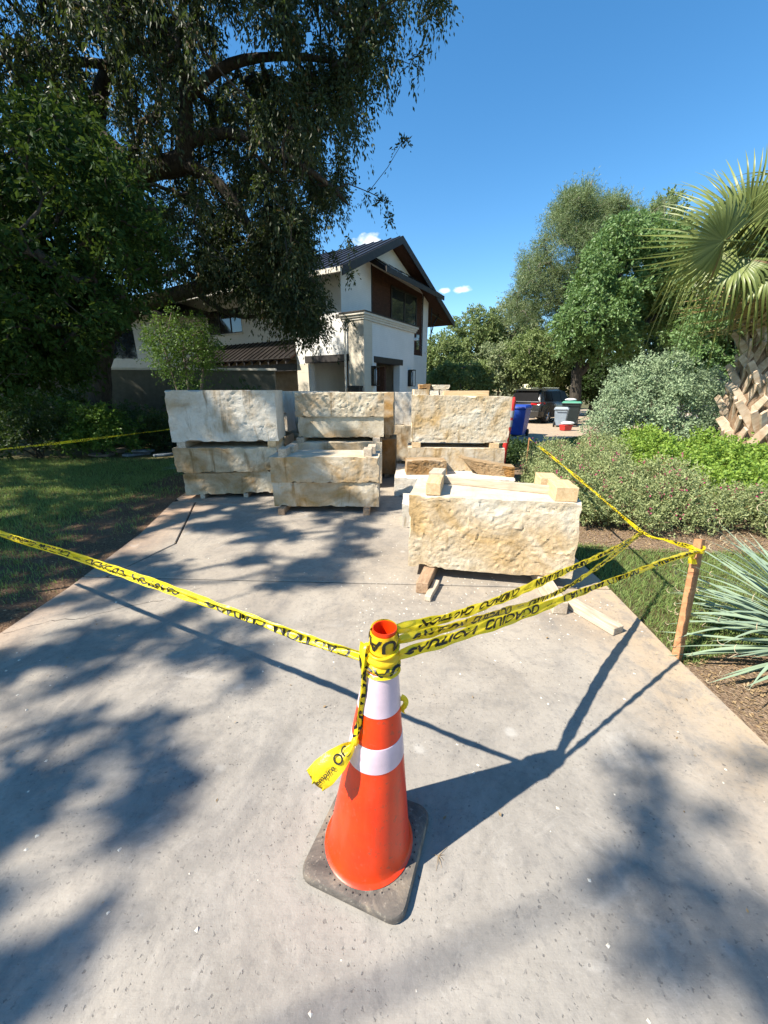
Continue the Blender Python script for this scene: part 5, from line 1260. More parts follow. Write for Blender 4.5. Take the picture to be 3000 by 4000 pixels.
for x, Y, rx, rz, lab in ((-350, 27, 4.0, 3.2, 'leafy tree beyond the left edge, behind the garden wall'), (-900, 24, 4.2, 3.4, 'leafy tree far beyond the left edge of the view'), (-1500, 20, 4.0, 3.2, 'outermost leafy tree beyond the left edge'), (3350, 24, 4.0, 3.4, 'leafy tree beyond the right edge, behind the palm'), (3900, 20, 4.0, 3.4, 'outermost leafy tree beyond the right edge')):
    c = e(x, 1330, Y); c[2] = 3.9; crown_tree('wood_edge_tree', lab, x, Y, None, [(c, (rx, 2.6, rz), 1.0), (c+[.5*rx, .5, -.3*rz], (rx*.7, 2, rz*.7), .5)], .6, 10, 9, .19, .09, 'leaf_back', 'bark_pale', .18, 1.6, .2, 170, hole=.33)

def bush(name, label, c, r, h, n, rad, tw, lv, ll, lw, lm, stems=9, bm='bark_pale', cat='shrub', group=None, flowers=0, droop=.1, up=.6, zlow=.25, spread=.9, boxy=0.0):
    c = np.asarray(c, float); root = thing(name, label, cat, tuple(c), 0, group)
    p = unit(n)*(RNG.uniform(.2, 1, n)**(1/2.6))[:, None]; p[:, 2] = np.abs(p[:, 2])
    if boxy: p = p*(1+boxy*((np.linalg.norm(p, axis=1)/(np.sum(np.abs(p)**4, axis=1)**.25+1e-9))-1))[:, None]
    lump = .82+.36*fbm(p*2.3+c, 2)[:, None]
    p = p*lump*np.array([r, r, h*(1-zlow)])+np.array([0, 0, h*zlow])
    mb = MB()
    for k in range(stems):
        q = p[RNG.integers(n)]; mb.tube([(RNG.normal()*.05, RNG.normal()*.05, -.01), (q[0]*.35, q[1]*.35, q[2]*.5), q], [.016, .010, .004], 5, False)
    mb.build('stems', M[bm], root)
    V, F = foliage(p, np.full(n, rad), tw, lv, ll, lw, droop, up, spread, .012); V[:, 2] = np.maximum(V[:, 2], .012)
    np_mesh('foliage', V, F, M[lm], root)
    if flowers:
        k = RNG.integers(0, n, flowers); q = p[k]*1.06+np.array([0, 0, rad*.7])
        q = np.repeat(q, 5, 0)+RNG.normal(size=(flowers*5, 3))*np.array([.012, .012, .03])
        V, F = leaf_arrays(q, unit(len(q)), unit(len(q)), np.full(len(q), .026), np.full(len(q), .018)); tag(np_mesh('flowers', V, F, M['flower'], root), kind='stuff')
    return root
# silver shrub
bush('silver_sage_shrub', 'big rounded silver green shrub behind the flower bed', (6.5, 9.4, -.03), 1.36, 2.32, 520, .25, 11, 9, .052, .030, 'leaf_sage', 22, 'bark_pine', zlow=.2, boxy=.8)
# salvia with pink flowers
sal = [(2.45, 4.75, .42, .58, 'nearest the side tape, low'), (3.05, 4.55, .48, .62, 'at the front edge of the bed'), (3.7, 4.6, .5, .62, 'right of the front edge of the bed'), (2.6, 5.5, .5, .68, 'second back beside the tape'), (3.3, 5.35, .52, .72, 'in the middle of the bed'), (4.05, 5.4, .5, .66, 'where it meets the yellow lantana'),
       (2.85, 6.4, .5, .72, 'third back beside the tape'), (3.6, 6.25, .55, .76, 'behind the middle of the bed'), (3.15, 7.3, .5, .72, 'near the rear tape stake'), (4.0, 7.2, .55, .74, 'in front of the silver shrub'), (4.5, 4.45, .42, .5, 'low at the right front of the bed'), (4.6, 8.3, .55, .7, 'at the foot of the silver shrub')]
for i, (x, y, r, h, lab) in enumerate(sal):
    bush('salvia_bush', 'grey green salvia with pink flowers, '+lab, (x, y, -.02), r, h, 120, .15, 10, 9, .036, .015, 'leaf_salvia', 10, 'bark_pine', group='flowering salvia in the bed', flowers=26, droop=-.2, zlow=.2)
lan = [(5.0, 5.2, .6, .62, 'nearest of the lantana at the right edge'), (4.75, 6.2, .6, .72, 'left front of the lantana'), (5.6, 6.1, .65, .8, 'in front of the palm trunk'), (5.0, 7.2, .62, .85, 'behind the salvia'), (5.9, 7.0, .65, .88, 'at the foot of the palm trunk'), (6.3, 5.4, .65, .7, 'at the far right edge'), (6.8, 6.5, .6, .8, 'right of the palm trunk'), (5.4, 8.1, .6, .85, 'between silver shrub and palm')]
for x, y, r, h, lab in lan:
    bush('lantana_bush', 'yellow green lantana bush '+lab, (x, y, -.02), r, h, 110, .19, 9, 9, .052, .034, 'leaf_lantana', 8, 'bark_pine', group='yellow green lantana bushes', droop=.0, zlow=.25)
# dark shade planting by the tape's rear end
for x, y, r, h, lab in ((2.5, 8.6, .5, .5, 'in shade behind the right stack'), (3.3, 9.3, .55, .45, 'low beside the drive behind the right stack')):
    bush('dark_shrub', 'dark leafy plant '+lab, (x, y, -.02), r, h, 60, .2, 8, 8, .07, .03, 'leaf_dark', 6, group='dark shrubs')
# left undergrowth
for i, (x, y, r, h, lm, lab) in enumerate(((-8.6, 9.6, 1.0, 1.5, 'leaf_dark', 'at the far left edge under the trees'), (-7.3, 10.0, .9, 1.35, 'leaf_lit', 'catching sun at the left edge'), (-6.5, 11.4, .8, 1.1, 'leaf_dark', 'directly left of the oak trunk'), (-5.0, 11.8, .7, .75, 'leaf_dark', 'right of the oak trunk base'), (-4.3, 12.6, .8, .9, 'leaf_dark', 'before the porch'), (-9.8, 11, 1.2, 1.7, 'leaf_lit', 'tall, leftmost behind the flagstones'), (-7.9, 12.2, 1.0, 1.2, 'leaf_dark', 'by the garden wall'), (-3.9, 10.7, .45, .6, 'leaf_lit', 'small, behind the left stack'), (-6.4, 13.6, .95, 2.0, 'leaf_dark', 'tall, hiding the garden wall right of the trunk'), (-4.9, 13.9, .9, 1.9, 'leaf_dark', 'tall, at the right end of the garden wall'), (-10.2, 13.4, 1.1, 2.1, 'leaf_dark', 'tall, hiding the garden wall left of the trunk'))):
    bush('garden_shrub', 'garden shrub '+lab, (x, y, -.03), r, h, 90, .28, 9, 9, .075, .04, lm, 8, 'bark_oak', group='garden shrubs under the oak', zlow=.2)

# ---- strap-leaved plants
def strap_leaf(L, w, bend, tipcurl=0.0, n=9, fold=.25, tipfrac=.0):
    """one long leaf along +x in local space"""
    t = np.linspace(0, 1, n); a = bend*t**1.4; dx = np.cos(a); dz = -np.sin(a)
    x = np.concatenate([[0], np.cumsum((dx[1:]+dx[:-1])/2)])*L/(n-1); z = np.concatenate([[0], np.cumsum((dz[1:]+dz[:-1])/2)])*L/(n-1)
    ww = w*np.minimum(1, (1-t)*3.2+.04)*(.75+.25*np.minimum(1, t*6))
    V = []
    for i in range(n): V += [(x[i], -ww[i]/2, z[i]+ww[i]*fold), (x[i], 0, z[i]), (x[i], ww[i]/2, z[i]+ww[i]*fold)]
    F = [(3*i+j, 3*i+3+j, 3*i+4+j, 3*i+1+j) for i in range(n-1) for j in (0, 1)]
    return V, F, (x[-1], z[-1], a[-1])
ymesh = []
for k in range(6):
    V, F, (tx, tz, ta) = strap_leaf(.80, .021+.002*(k % 3), [.12, .3, .45, .65, .2, .9][k])
    me = np_mesh('leaf', V, np.array(F), M['yucca'], None, True); ymesh.append((me.data, (tx, tz, ta))); bpy.data.objects.remove(me, do_unlink=True)
cm_ = []
for k in range(3):
    mb = MB(); t = np.linspace(0, 1, 8); rr = .014+.006*k; mb.tube([(rr*np.sin(q*2.6), .004*k*q, rr*(1-np.cos(q*2.6))) for q in t], [.0030*(1-.7*q) for q in t], 4); o = mb.build('curled_tip', M['yuccatip'], None, True); cm_.append(o.data); bpy.data.objects.remove(o, do_unlink=True)
YC = np.array([2.62, 1.88, .16])
yuc = thing('yucca_plant', 'blue green yucca with curled straw tips at the right edge', 'plant', (YC[0], YC[1], -.02))
cb = MB(); cb.lathe([(.10, 0), (.12, .08), (.10, .20), (.04, .28)], 12); cb.build('stem_base', M['palmtrunk'], yuc, True)
for i in range(290):
    az = random.uniform(0, 2*pi); el_ = math.asin(random.uniform(-.18, .98)); k = random.randrange(6)
    if el_ < .2: k = random.choice((1, 2, 0))
    o = bpy.data.objects.new('leaf', ymesh[k][0]); COL.objects.link(o); o.parent = yuc
    s = random.uniform(.82, 1.12); o.scale = (s, 1, s); o.location = (.05*cos(az), .05*sin(az), .17+.08*sin(el_))
    o.rotation_euler = (random.uniform(-.3, .3), -el_, az)
    if i < 190:
        c = bpy.data.objects.new('curled_tip', random.choice(cm_)); COL.objects.link(c); c.parent = o
        tx, tz, ta = ymesh[k][1]; c.location = (tx-.006, 0, tz); c.rotation_euler = (random.uniform(-.5, .5), ta, random.uniform(-.4, .4)); c.scale = (1/s, 1, 1/s)
# pale strappy plant beside the left stack and dark upright-leaved plant by the oak
for (x, y, L, n, lab, mt, elr) in ((-4.05, 8.0, .55, 16, 'pale strap-leaved plant beside the left stack', 'yucca', (.1, 1.2)), (-5.4, 11.2, .8, 40, 'dark upright strap-leaved clump right of the oak trunk', 'leaf_dark', (.8, 1.4)), (-4.6, 9.3, .45, 22, 'low grassy clump in shade behind the tape', 'leaf_lit', (.2, 1.2))):
    pt = thing('strap_leaf_plant', lab, 'plant', (x, y, -.03), group='strap-leaved plants under the oak')
    V, F, _ = strap_leaf(L, .035 if mt == 'leaf_dark' else .024, .8); o = np_mesh('leaf', V, np.array(F), M[mt], pt, True)
    for i in range(n):
        c = o if i == 0 else o.copy()
        if i: COL.objects.link(c); c.parent = pt
        az = random.uniform(0, 2*pi); c.location = (.06*cos(az), .06*sin(az), 0.0); c.rotation_euler = (random.uniform(-.4, .4), -random.uniform(*elr), az)

# ---- palm
PB_ = np.array(PY(2950, 1690, 7.6)); PB_[2] = -.03
pt1 = np.array(PY(3000, 1280, 7.6)); pt2 = np.array(PY(3055, 1000, 7.6))
palm = thing('palm_tree', 'fan palm with criss-cross leaf boots at the right edge', 'tree', tuple(PB_))
mb = MB(); mb.tube(np.array([PB_, PB_*.5+pt1*.5+[-.05, 0, 0], pt1, pt2])-PB_, [.40, .33, .21, .19], 14); autosmooth(mb.build('trunk', M['palmtrunk'], palm), 60)
# boots: split leaf bases crossing round the trunk
bt = MB(); V = []; 
for i, t in enumerate(np.linspace(0, 1, 6)):
    w_ = (.085-.035*t); o_ = -.02-.05*t**2; V += [(-w_, o_, t*.56), (w_, o_, t*.56), (w_*.8, o_+.04, t*.56), (-w_*.8, o_+.04, t*.56)]
F = [(i*4+j, i*4+(j+1) % 4, (i+1)*4+(j+1) % 4, (i+1)*4+j) for i in range(5) for j in range(4)]+[(3, 2, 1, 0), (20, 21, 22, 23)]
bt.add(V, F); b0 = bt.build('leaf_boot', M['palmboot'], palm, bevel=.008, seg=1); first = True
Ltr = np.linalg.norm(pt1-PB_)
for ringi in range(15):
    for k in range(11):
        f = ringi/14.5; zc = PB_+(pt1-PB_)*f; az = k*2*pi/11+ringi*.2855+random.uniform(-.06, .06)
        rr = float(np.interp(f, [0, .5, 1], [.40, .33, .21]))
        o = b0 if first else b0.copy()
        if not first: COL.objects.link(o); o.parent = palm
        first = False; o.location = tuple(zc-PB_+np.array([rr*.88*cos(az), rr*.88*sin(az), -.05]))
        lean = .62*(1 if (k+ringi) % 2 else -1)+random.uniform(-.12, .12)
        Mx = Matrix.Rotation(az+pi/2, 4, 'Z') @ Matrix.Rotation(.03, 4, 'X') @ Matrix.Rotation(lean, 4, 'Y')
        o.rotation_euler = Mx.to_euler(); s = random.uniform(.95, 1.25)*float(np.interp(f, [0, 1], [1.2, .8])); o.scale = (s, s, s*random.uniform(.85, 1.2))
# fan fronds
def fan(R, n, span, droop, split=.55, w=.055):
    mb = MB()
    for i in range(n):
        a = (i/(n-1)-.5)*span; d = np.array([sin(a), cos(a)]); L = R*(1-.22*abs(a/(span/2))**2)*random.uniform(.92, 1.05)
        t = np.linspace(0, 1, 8); wd = np.where(t < split, w*t/split, w*(1-(t-split)/(1-split))**.8+.002)*R/.9
        kink = random.uniform(.45, .8); dd = droop*random.uniform(.6, 1.5); V = []
        for j, tt in enumerate(t):
            z = -dd*max(0, tt-kink*.75)**2*R*2.2-.10*R*(abs(a)/(span/2))**2*tt
            c = d*L*tt*(1-.15*dd*max(0, tt-kink)); s_ = np.array([d[1], -d[0]])*wd[j]/2
            V += [(c[0]-s_[0], c[1]-s_[1], z+wd[j]*.18), (c[0], c[1], z), (c[0]+s_[0], c[1]+s_[1], z+wd[j]*.18)]
        mb.add(V, [(3*j+q, 3*j+3+q, 3*j+4+q, 3*j+1+q) for j in range(7) for q in (0, 1)])
    return mb
fm = []
for k in range(3):
    o = fan(1.0, 44, 4.3, [.9, 1.4, .6][k], split=.34, w=.040).build('frond_blade', M['frond'], None, True); fm.append(o.data); bpy.data.objects.remove(o, do_unlink=True)
o = fan(.95, 34, 4.0, 1.6).build('frond_blade', M['frond_dry'], None, True); fdry = o.data; bpy.data.objects.remove(o, do_unlink=True)
CR = pt2-PB_
def frond(az, el_, Lp, mesh, roll=0.0, sc=1.0, tilt=.0):
    """petiole from the crown, then the fan blade; az is measured from +x"""
    d = np.array([cos(az)*cos(el_), sin(az)*cos(el_), sin(el_)]); e_ = CR+d*Lp-np.array([0, 0, .12*Lp*Lp])
    mb = MB(); mb.tube([CR+d*.05, CR+d*Lp*.5, e_], [.028, .020, .014], 6); pe = mb.build('frond', M['frond'], palm, True)
    bl = bpy.data.objects.new('frond_blade', mesh); COL.objects.link(bl); bl.parent = pe; bl.location = tuple(e_)
    Mx = Matrix.Rotation(az-pi/2, 4, 'Z') @ Matrix.Rotation(el_-.25+tilt, 4, 'X') @ Matrix.Rotation(roll, 4, 'Y'); bl.rotation_euler = Mx.to_euler(); bl.scale = (sc, sc, sc)
def frond_at(px_, py_, Y, yd, zd, mesh, sc):
    """frond whose blade centre stands at a given point, blade axis yd, blade normal zd"""
    e_ = np.array(PY(px_, py_, Y))-PB_; mb = MB(); mb.tube([CR, CR*.5+e_*.5+[0, 0, .1], e_], [.028, .02, .014], 6); pe = mb.build('frond', M['frond'], palm, True)
    y_ = Vector(yd).normalized(); z_ = Vector(zd); z_ = (z_-y_*z_.dot(y_)).normalized(); x_ = y_.cross(z_)
    bl = bpy.data.objects.new('frond_blade', mesh); COL.objects.link(bl); bl.parent = pe; bl.location = tuple(e_); bl.rotation_euler = Matrix((x_, y_, z_)).transposed().to_euler(); bl.scale = (sc, sc, sc)
frond_at(2830, 940, 6.8, (-.85, -.1, .2), (-.45, -.8, -.1), fm[0], 1.02)
frond_at(2920, 870, 7.1, (-.4, -.1, .9), (-.6, -.7, .2), fm[2], 1.0)
frond_at(3010, 1040, 6.9, (-.5, -.2, -.8), (-.75, -.5, .2), fm[1], .95)
frond_at(2880, 1010, 7.1, (-.75, .1, -.55), (-.5, -.6, .6), fm[1], 1.0)
for i in range(20):
    az = 2*pi*i/20*1.0+random.uniform(-.15, .15); el_ = random.choice((-.5, -.1, .25, .6, .9, 1.1))
    if 2.9 < az < 4.1 and el_ < .5: continue
    frond(az, el_, random.uniform(.7, 1.0), random.choice(fm), random.uniform(-.5, .5), random.uniform(.9, 1.1))
for az, el_ in ((rd(250), -1.0), (rd(200), -1.1), (rd(300), -1.05), (rd(160), -1.0), (rd(20), -1.0)): frond(az, el_, .6, fdry, random.uniform(-.4, .4), .85, -.3)

# ---- grass
def grass(name, n, fn, hmin, hmax, w, dens=None, label=None, lean=.7):
    p = fn(n); 
    if dens is not None: p = p[dens(p) > RNG.random(len(p))]
    n = len(p); a = RNG.uniform(0, 2*pi, n); h = RNG.uniform(hmin, hmax, n); b = RNG.uniform(0, 2*pi, n); l = RNG.uniform(.1, lean, n)*h
    s = np.stack([np.cos(a), np.sin(a), 0*a], -1)*w/2; base = np.concatenate([p, np.full((n, 1), -.036)], 1)
    bend = np.stack([np.cos(b), np.sin(b), 0*b], -1)*l[:, None]; mid = base+bend*.35+np.array([0, 0, 1.])*h[:, None]*.6; tip = base+bend+np.array([0, 0, 1.])*h[:, None]*.95
    V = np.stack([base-s, base+s, mid+s*.8, mid-s*.8, tip], 1).reshape(-1, 3); i = np.arange(n)[:, None]*5
    return tag(np_mesh(name, V, [i+np.array([[3, 2, 4]]), i+np.array([[0, 1, 2, 3]])], M['grass']), kind='stuff')
def rect(x0, x1, y0, y1): return lambda n: np.stack([RNG.uniform(x0, x1, n), RNG.uniform(y0, y1, n)], -1)
def d_right(p):
    x, y = p[:, 0], p[:, 1]; ed = np.interp(y, [q[1] for q in R_EDGE], [q[0] for q in R_EDGE]); top = np.interp(x, [1.9, 2.4, 2.9, 3.4, 4.4, 7], [3.97, 3.88, 3.74, 3.72, 3.64, 3.3]); bot = np.interp(x, [1.86, 2.3, 2.9, 3.6, 4.6], [1.95, 2.10, 2.13, 1.88, 1.2])
    f = .35+.9*fbm(np.stack([x*1.6, y*1.6, 0*x], -1)+9, 3)
    return np.where((x > ed+.03) & (y < top+.03*np.sin(x*9)) & (y > bot), f, 0)
grass('grass', 62000, rect(1.86, 6.0, 1.9, 4.0), .03, .06, .0048, d_right, lean=1.35)
def d_left(p):
    x, y = p[:, 0], p[:, 1]; ed = np.interp(y, [q[1] for q in L_EDGE], [q[0] for q in L_EDGE]); dist = ed-x
    f = fbm(np.stack([x*1.3, y*1.3, 0*x], -1)+3, 4); t = np.interp(dist, [0, .1, .6, 1.4, 2.5], [0, .0, .06, .55, 1.0])
    patch = (f > .52)*1.0
    return np.clip(t*(.45+f*.9)+patch*np.interp(dist, [0, .12, .5], [0, .1, .45]), 0, 1)*np.interp(y, [8.8, 9.6], [1, .15])
grass('grass', 150000, rect(-9.5, -2.6, 1.6, 9.6), .035, .075, .006, d_left)
def d_strip(p):
    x, y = p[:, 0], p[:, 1]; ed = np.interp(y, [q[1] for q in R_EDGE], [q[0] for q in R_EDGE]); return ((x > ed+.05) & (x < ed+3.2)).astype(float)
grass('grass', 26000, rect(3, 13, 10.4, 16.5), .04, .08, .02, d_strip)
# dry leaves and clippings
def litter(name, n, fn, dens, sz=(.012, .03), z=-.02, mat='litter'):
    p = fn(n); p = p[dens(p) > RNG.random(len(p))]; n = len(p)
    d = unit(n)*np.array([1, 1, .35]); nr = unit(n)*.5+np.array([0, 0, 1.]); s = RNG.uniform(*sz, n)
    V, F = leaf_arrays(np.concatenate([p, np.full((n, 1), z)], 1)+np.array([0, 0, 1.])*RNG.uniform(.002, .012, (n, 1)), d, nr, s, s*RNG.uniform(.3, .6, n)); V[:, 2] = np.maximum(V[:, 2], z+.0015)
    return tag(np_mesh(name, V, F, M[mat]), kind='stuff')
litter('leaf_litter', 9000, rect(-6.5, -2.6, 1.5, 8.6), lambda p: np.where((np.interp(p[:, 1], [q[1] for q in L_EDGE], [q[0] for q in L_EDGE])-p[:, 0]) > .03, np.interp(np.interp(p[:, 1], [q[1] for q in L_EDGE], [q[0] for q in L_EDGE])-p[:, 0], [0, .3, 1.6, 3], [.9, 1, .45, .2]), 0))
litter('mulch_chips', 12000, rect(1.95, 5.5, 3.6, 5.4), lambda p: np.where(p[:, 1] > np.interp(p[:, 0], [1.9, 2.4, 2.9, 3.4, 4.4, 7], [3.93, 3.84, 3.70, 3.68, 3.60, 3.3]), 1.0, 0), (.01, .035), -.021)
litter('mulch_chips', 7000, rect(1.88, 3.9, .6, 2.1), lambda p: np.where(p[:, 0] > np.interp(p[:, 1], [q[1] for q in R_EDGE], [q[0] for q in R_EDGE])+.02, 1.0, 0), (.01, .03), -.0215)
litter('fallen_twigs', 300, rect(-2.5, 1.7, .6, 5.0), lambda p: np.full(len(p), .6), (.008, .022), .0005)
# dry sprig on the concrete by the cone
sp = MB()
for k in range(7):
    a = random.uniform(0, 6.28); L = random.uniform(.02, .05); sp.tube([(0, 0, .002), (L*.5*cos(a), L*.5*sin(a), .006), (L*cos(a), L*sin(a), .002)], [.0009, .0008, .0004], 4)
q = P(1712, 3345); tag(sp.build('dry_sprig', M['litter'], None, loc=(q[0], q[1], 0)), 'tiny dry sprig lying right of the cone base', 'sprig')
# ------------------------------------------------------------------ parked SUV (local: x right, y forward, origin under its centre)
cpos = np.array(P(2062, 1652)); hd = radians(47)      # heading clockwise from +Y
car = thing('parked_car', 'dark grey SUV parked at the back of the driveway', 'car', (cpos[0]+2.1*sin(hd)-.25, cpos[1]+2.1*cos(hd), 0), -hd)
L2 = 2.28
#           y      zlow  zbelt  zroof  half-width sill, belt, roof
sec = [(-L2,   .42, .86, .90, .78, .84, .80), (-L2+.06, .30, .98, 1.02, .86, .90, .84), (-L2+.22, .26, 1.04, 1.12, .91, .93, .84), (-1.7, .24, 1.06, 1.10, .93, .94, .84), (-.8, .24, 1.04, 1.08, .93, .94, .84), (.3, .24, 1.02, 1.05, .93, .94, .84), (1.0, .24, .99, 1.02, .93, .93, .82), (1.6, .25, .93, .99, .92, .90, .78), (2.1, .30, .82, .90, .86, .84, .70), (2.26, .42, .68, .74, .76, .74, .60)]
def loft(mb, rows):
    n = len(rows[0]); V = [p for r in rows for p in r]
    F = [(i*n+j, i*n+j+1, (i+1)*n+j+1, (i+1)*n+j) for i in range(len(rows)-1) for j in range(n-1)]
    mb.add(V, F+[tuple(range(n-1, -1, -1)), tuple((len(rows)-1)*n+j for j in range(n))])
rows = []
for y, zl_, zb, zr, ws, wb, wr in sec:
    zm = (zl_+zb)/2; half = [(ws*.80, zl_), (ws, zl_+.08), (ws+.015, zm-.08), (wb+.012, zm+.12), (wb, zb-.04), (wb-.03, zb), (wr*.7, zr), (0, zr+.015)]
    rows.append([(-x, y, z) for x, z in half]+[(x, y, z) for x, z in half[-2::-1]])
mb = MB(); loft(mb, rows); body = autosmooth(mb.build('body', M['carpaint'], car), 38)
# greenhouse
gh = []
for y, z0, z1, w0, w1 in ((-2.16, 1.00, 1.08, .84, .80), (-1.98, 1.0, 1.46, .87, .70), (-1.80, 1.0, 1.60, .88, .66), (-1.0, 1.0, 1.675, .88, .665), (0.0, 1.0, 1.685, .88, .665), (.55, 1.0, 1.62, .87, .65), (1.0, 1.0, 1.36, .85, .66), (1.45, .98, 1.05, .80, .70)):
    half = [(w0, z0), (w0*.5+w1*.5+.02, (z0+z1)/2), (w1+.03, z1-.06), (w1-.05, z1-.01), (0, z1+.02)]
    gh.append([(-x, y, z) for x, z in half]+[(x, y, z) for x, z in half[-2::-1]])
mb = MB(); loft(mb, gh); autosmooth(mb.build('roof', M['carpaint'], car), 30)
sp_ = MB(); sp_.hexa([(-.66, -2.14, 1.56), (.66, -2.14, 1.56), (.66, -1.75, 1.62), (-.66, -1.75, 1.62), (-.66, -2.16, 1.60), (.66, -2.16, 1.60), (.66, -1.75, 1.675), (-.66, -1.75, 1.675)]); sp_.build('rear_spoiler', M['carpaint'], car, bevel=.012)
rw = MB(); rw.hexa([(-.72, -2.175, 1.10), (.72, -2.175, 1.10), (.72, -2.06, 1.10), (-.72, -2.06, 1.10), (-.60, -2.05, 1.54), (.60, -2.05, 1.54), (.60, -1.90, 1.54), (-.60, -1.90, 1.54)]); rw.build('rear_window', M['carglass'], car)
for s in (-1, 1):
    for y0_, y1_, y0t, y1t in ((-1.72, -1.0, -1.60, -1.0), (-.95, .02, -.95, .02), (.07, 1.10, .07, .62)):
        q = MB(); V = [(s*.885, y0_, 1.06), (s*.885, y1_, 1.06), (s*.725, y1t, 1.55), (s*.725, y0t, 1.55)]
        A = np.array(V); q.add(np.concatenate([A, A+np.array([s*.012, 0, .004])]), [(0, 1, 2, 3), (7, 6, 5, 4), (0, 4, 5, 1), (1, 5, 6, 2), (2, 6, 7, 3), (3, 7, 4, 0)]); q.build('side_window', M['carglass'], car)
    q = MB(); q.hexa([(s*.42, -2.33, .92), (s*.88, -2.22, .90), (s*.97, -1.92, .94), (s*.92, -1.92, .94), (s*.42, -2.31, 1.00), (s*.88, -2.21, 1.02), (s*.965, -1.92, 1.03), (s*.92, -1.92, 1.03)] if s > 0 else [(s*.92, -1.92, .94), (s*.97, -1.92, .94), (s*.88, -2.22, .90), (s*.42, -2.33, .92), (s*.92, -1.92, 1.03), (s*.965, -1.92, 1.03), (s*.88, -2.21, 1.02), (s*.42, -2.31, 1.00)]); q.build('tail_light', M['redlens'], car)
    q = MB(); q.hexa([(s*1.12-.09, .78, 1.04), (s*1.12+.09, .78, 1.04), (s*1.12+.09, .92, 1.05), (s*1.12-.09, .92, 1.05), (s*1.12-.09, .78, 1.18), (s*1.12+.09, .78, 1.18), (s*1.12+.07, .92, 1.16), (s*1.12-.07, .92, 1.16)]); q.box(s*.92-.12, s*.92+.12, .82, .88, 1.03, 1.06); q.build('wing_mirror', M['carpaint'], car, bevel=.02)
    for y in (-.75, .25):
        d = MB(); d.box(min(s*.935, s*.97), max(s*.935, s*.97), y-.10, y+.10, .90, .93); d.build('door_handle', M['chrome'], car, bevel=.006)
    q = MB(); q.box(min(s*.92, s*.955), max(s*.92, s*.955), -1.35, 1.25, .27, .37); q.build('side_skirt', M['blackplastic'], car, bevel=.01)
    q = MB(); q.box(min(s*.55, s*.57), max(s*.55, s*.57), -1.6, .3, 1.70, 1.725); q.build('roof_rail', M['chrome'], car, bevel=.006)
    for y in (-1.42, 1.38):
        wh = bpy.data.objects.new('wheel', None); COL.objects.link(wh); wh.parent = car; wh.location = (s*.83, y, .355)
        t_ = MB(); t_.lathe([(.22, -.11), (.335, -.115), (.355, -.08), (.355, .08), (.335, .115), (.22, .11)], 28, (0, 0, 0), 'x', True); autosmooth(t_.build('tyre', M['tyre'], wh), 40)
        r_ = MB(); r_.lathe([(.225, -.09), (.235, .0), (.225, .09)], 24, (0, 0, 0), 'x')
        for k in range(5):
            a = k*2*pi/5; r_.tube([(s*.098, .03*cos(a), .03*sin(a)), (s*.10, .2*cos(a), .2*sin(a))], [.035, .028], 6)
        r_.build('rim', M['rim'], wh)
        ar = MB(); a = np.linspace(-.15, pi+.15, 14); ar.tube([(s*.105, .385*cos(q), .385*sin(q)) for q in a], .03, 6); ar.build('arch_trim', M['blackplastic'], wh, True)
bb = MB(); bb.hexa([(-.86, -2.33, .34), (.86, -2.33, .34), (.9, -2.0, .30), (-.9, -2.0, .30), (-.88, -2.36, .62), (.88, -2.36, .62), (.95, -2.0, .64), (-.95, -2.0, .64)]); bb.build('rear_bumper', M['carpaint'], car, bevel=.03)
bl = MB(); bl.box(-.7, .7, -2.345, -2.30, .27, .38); bl.build('bumper_insert', M['blackplastic'], car)
ct = MB(); ct.box(-.80, .80, -2.325, -2.25, 1.025, 1.075); ct.build('chrome_strip', M['chrome'], car, bevel=.01)
lp = MB(); lp.box(-.16, .16, -2.352, -2.31, .72, .84); lp.build('licence_plate', M['whiteslat'], car)

# ------------------------------------------------------------------ wheelie bins
def bin_(label, p, rz, h, w, d, mb_, ml, hb=.0):
    t = thing('wheelie_bin', label, 'bin', (p[0], p[1], 0), rz, 'rubbish bins along the drive')
    b = MB(); k = .78
    V = [(-w/2*k, -d/2*k, .06), (w/2*k, -d/2*k, .06), (w/2*k, d/2*k, .06), (-w/2*k, d/2*k, .06), (-w/2, -d/2, h), (w/2, -d/2, h), (w/2, d/2, h), (-w/2, d/2, h)]
    b.hexa(V); b.build('tub', M[mb_], t, bevel=.03)
    r = MB(); r.box(-w/2-.025, w/2+.025, -d/2-.025, d/2+.025, h-.05, h-.002); r.build('rim', M[mb_], t, bevel=.012)
    l = MB(); l.hexa([(-w/2-.03, -d/2-.04, h), (w/2+.03, -d/2-.04, h), (w/2+.03, d/2+.03, h), (-w/2-.03, d/2+.03, h), (-w/2+.03, -d/2+.03, h+.07), (w/2-.03, -d/2+.03, h+.07), (w/2-.03, d/2-.02, h+.09), (-w/2+.03, d/2-.02, h+.09)]); l.build('lid', M[ml], t, bevel=.015)
    g = MB(); g.tube([(-w/2+.06, d/2+.03, h-.01), (-w/2+.06, d/2+.10, h-.01), (w/2-.06, d/2+.10, h-.01), (w/2-.06, d/2+.03, h-.01)], .016, 6); g.build('handle', M[mb_], t)
    for s in (-1, 1):
        q = MB(); q.lathe([(.03, -.03), (.12, -.03), (.125, 0), (.12, .03), (.03, .03)], 18, (s*w/2*.86, d/2*.80, .126), 'x'); q.build('wheel', M['tyre'], t)
    f = MB(); f.box(-w/2*.6, w/2*.6, -d/2*.80, -d/2*.60, .001, .062); f.build('foot', M['blackplastic'], t)
    return t
p = P(2020, 1703); bin_('blue recycling bin beside the right stack', p, radians(-35), 1.02, .62, .70, 'bin_blue', 'bin_blue')
p = P(2190, 1668); bin_('grey bin with folded handles, in front of the green one', (p[0], p[1]+.1), radians(150), .80, .56, .52, 'bin_grey', 'bin_grey')
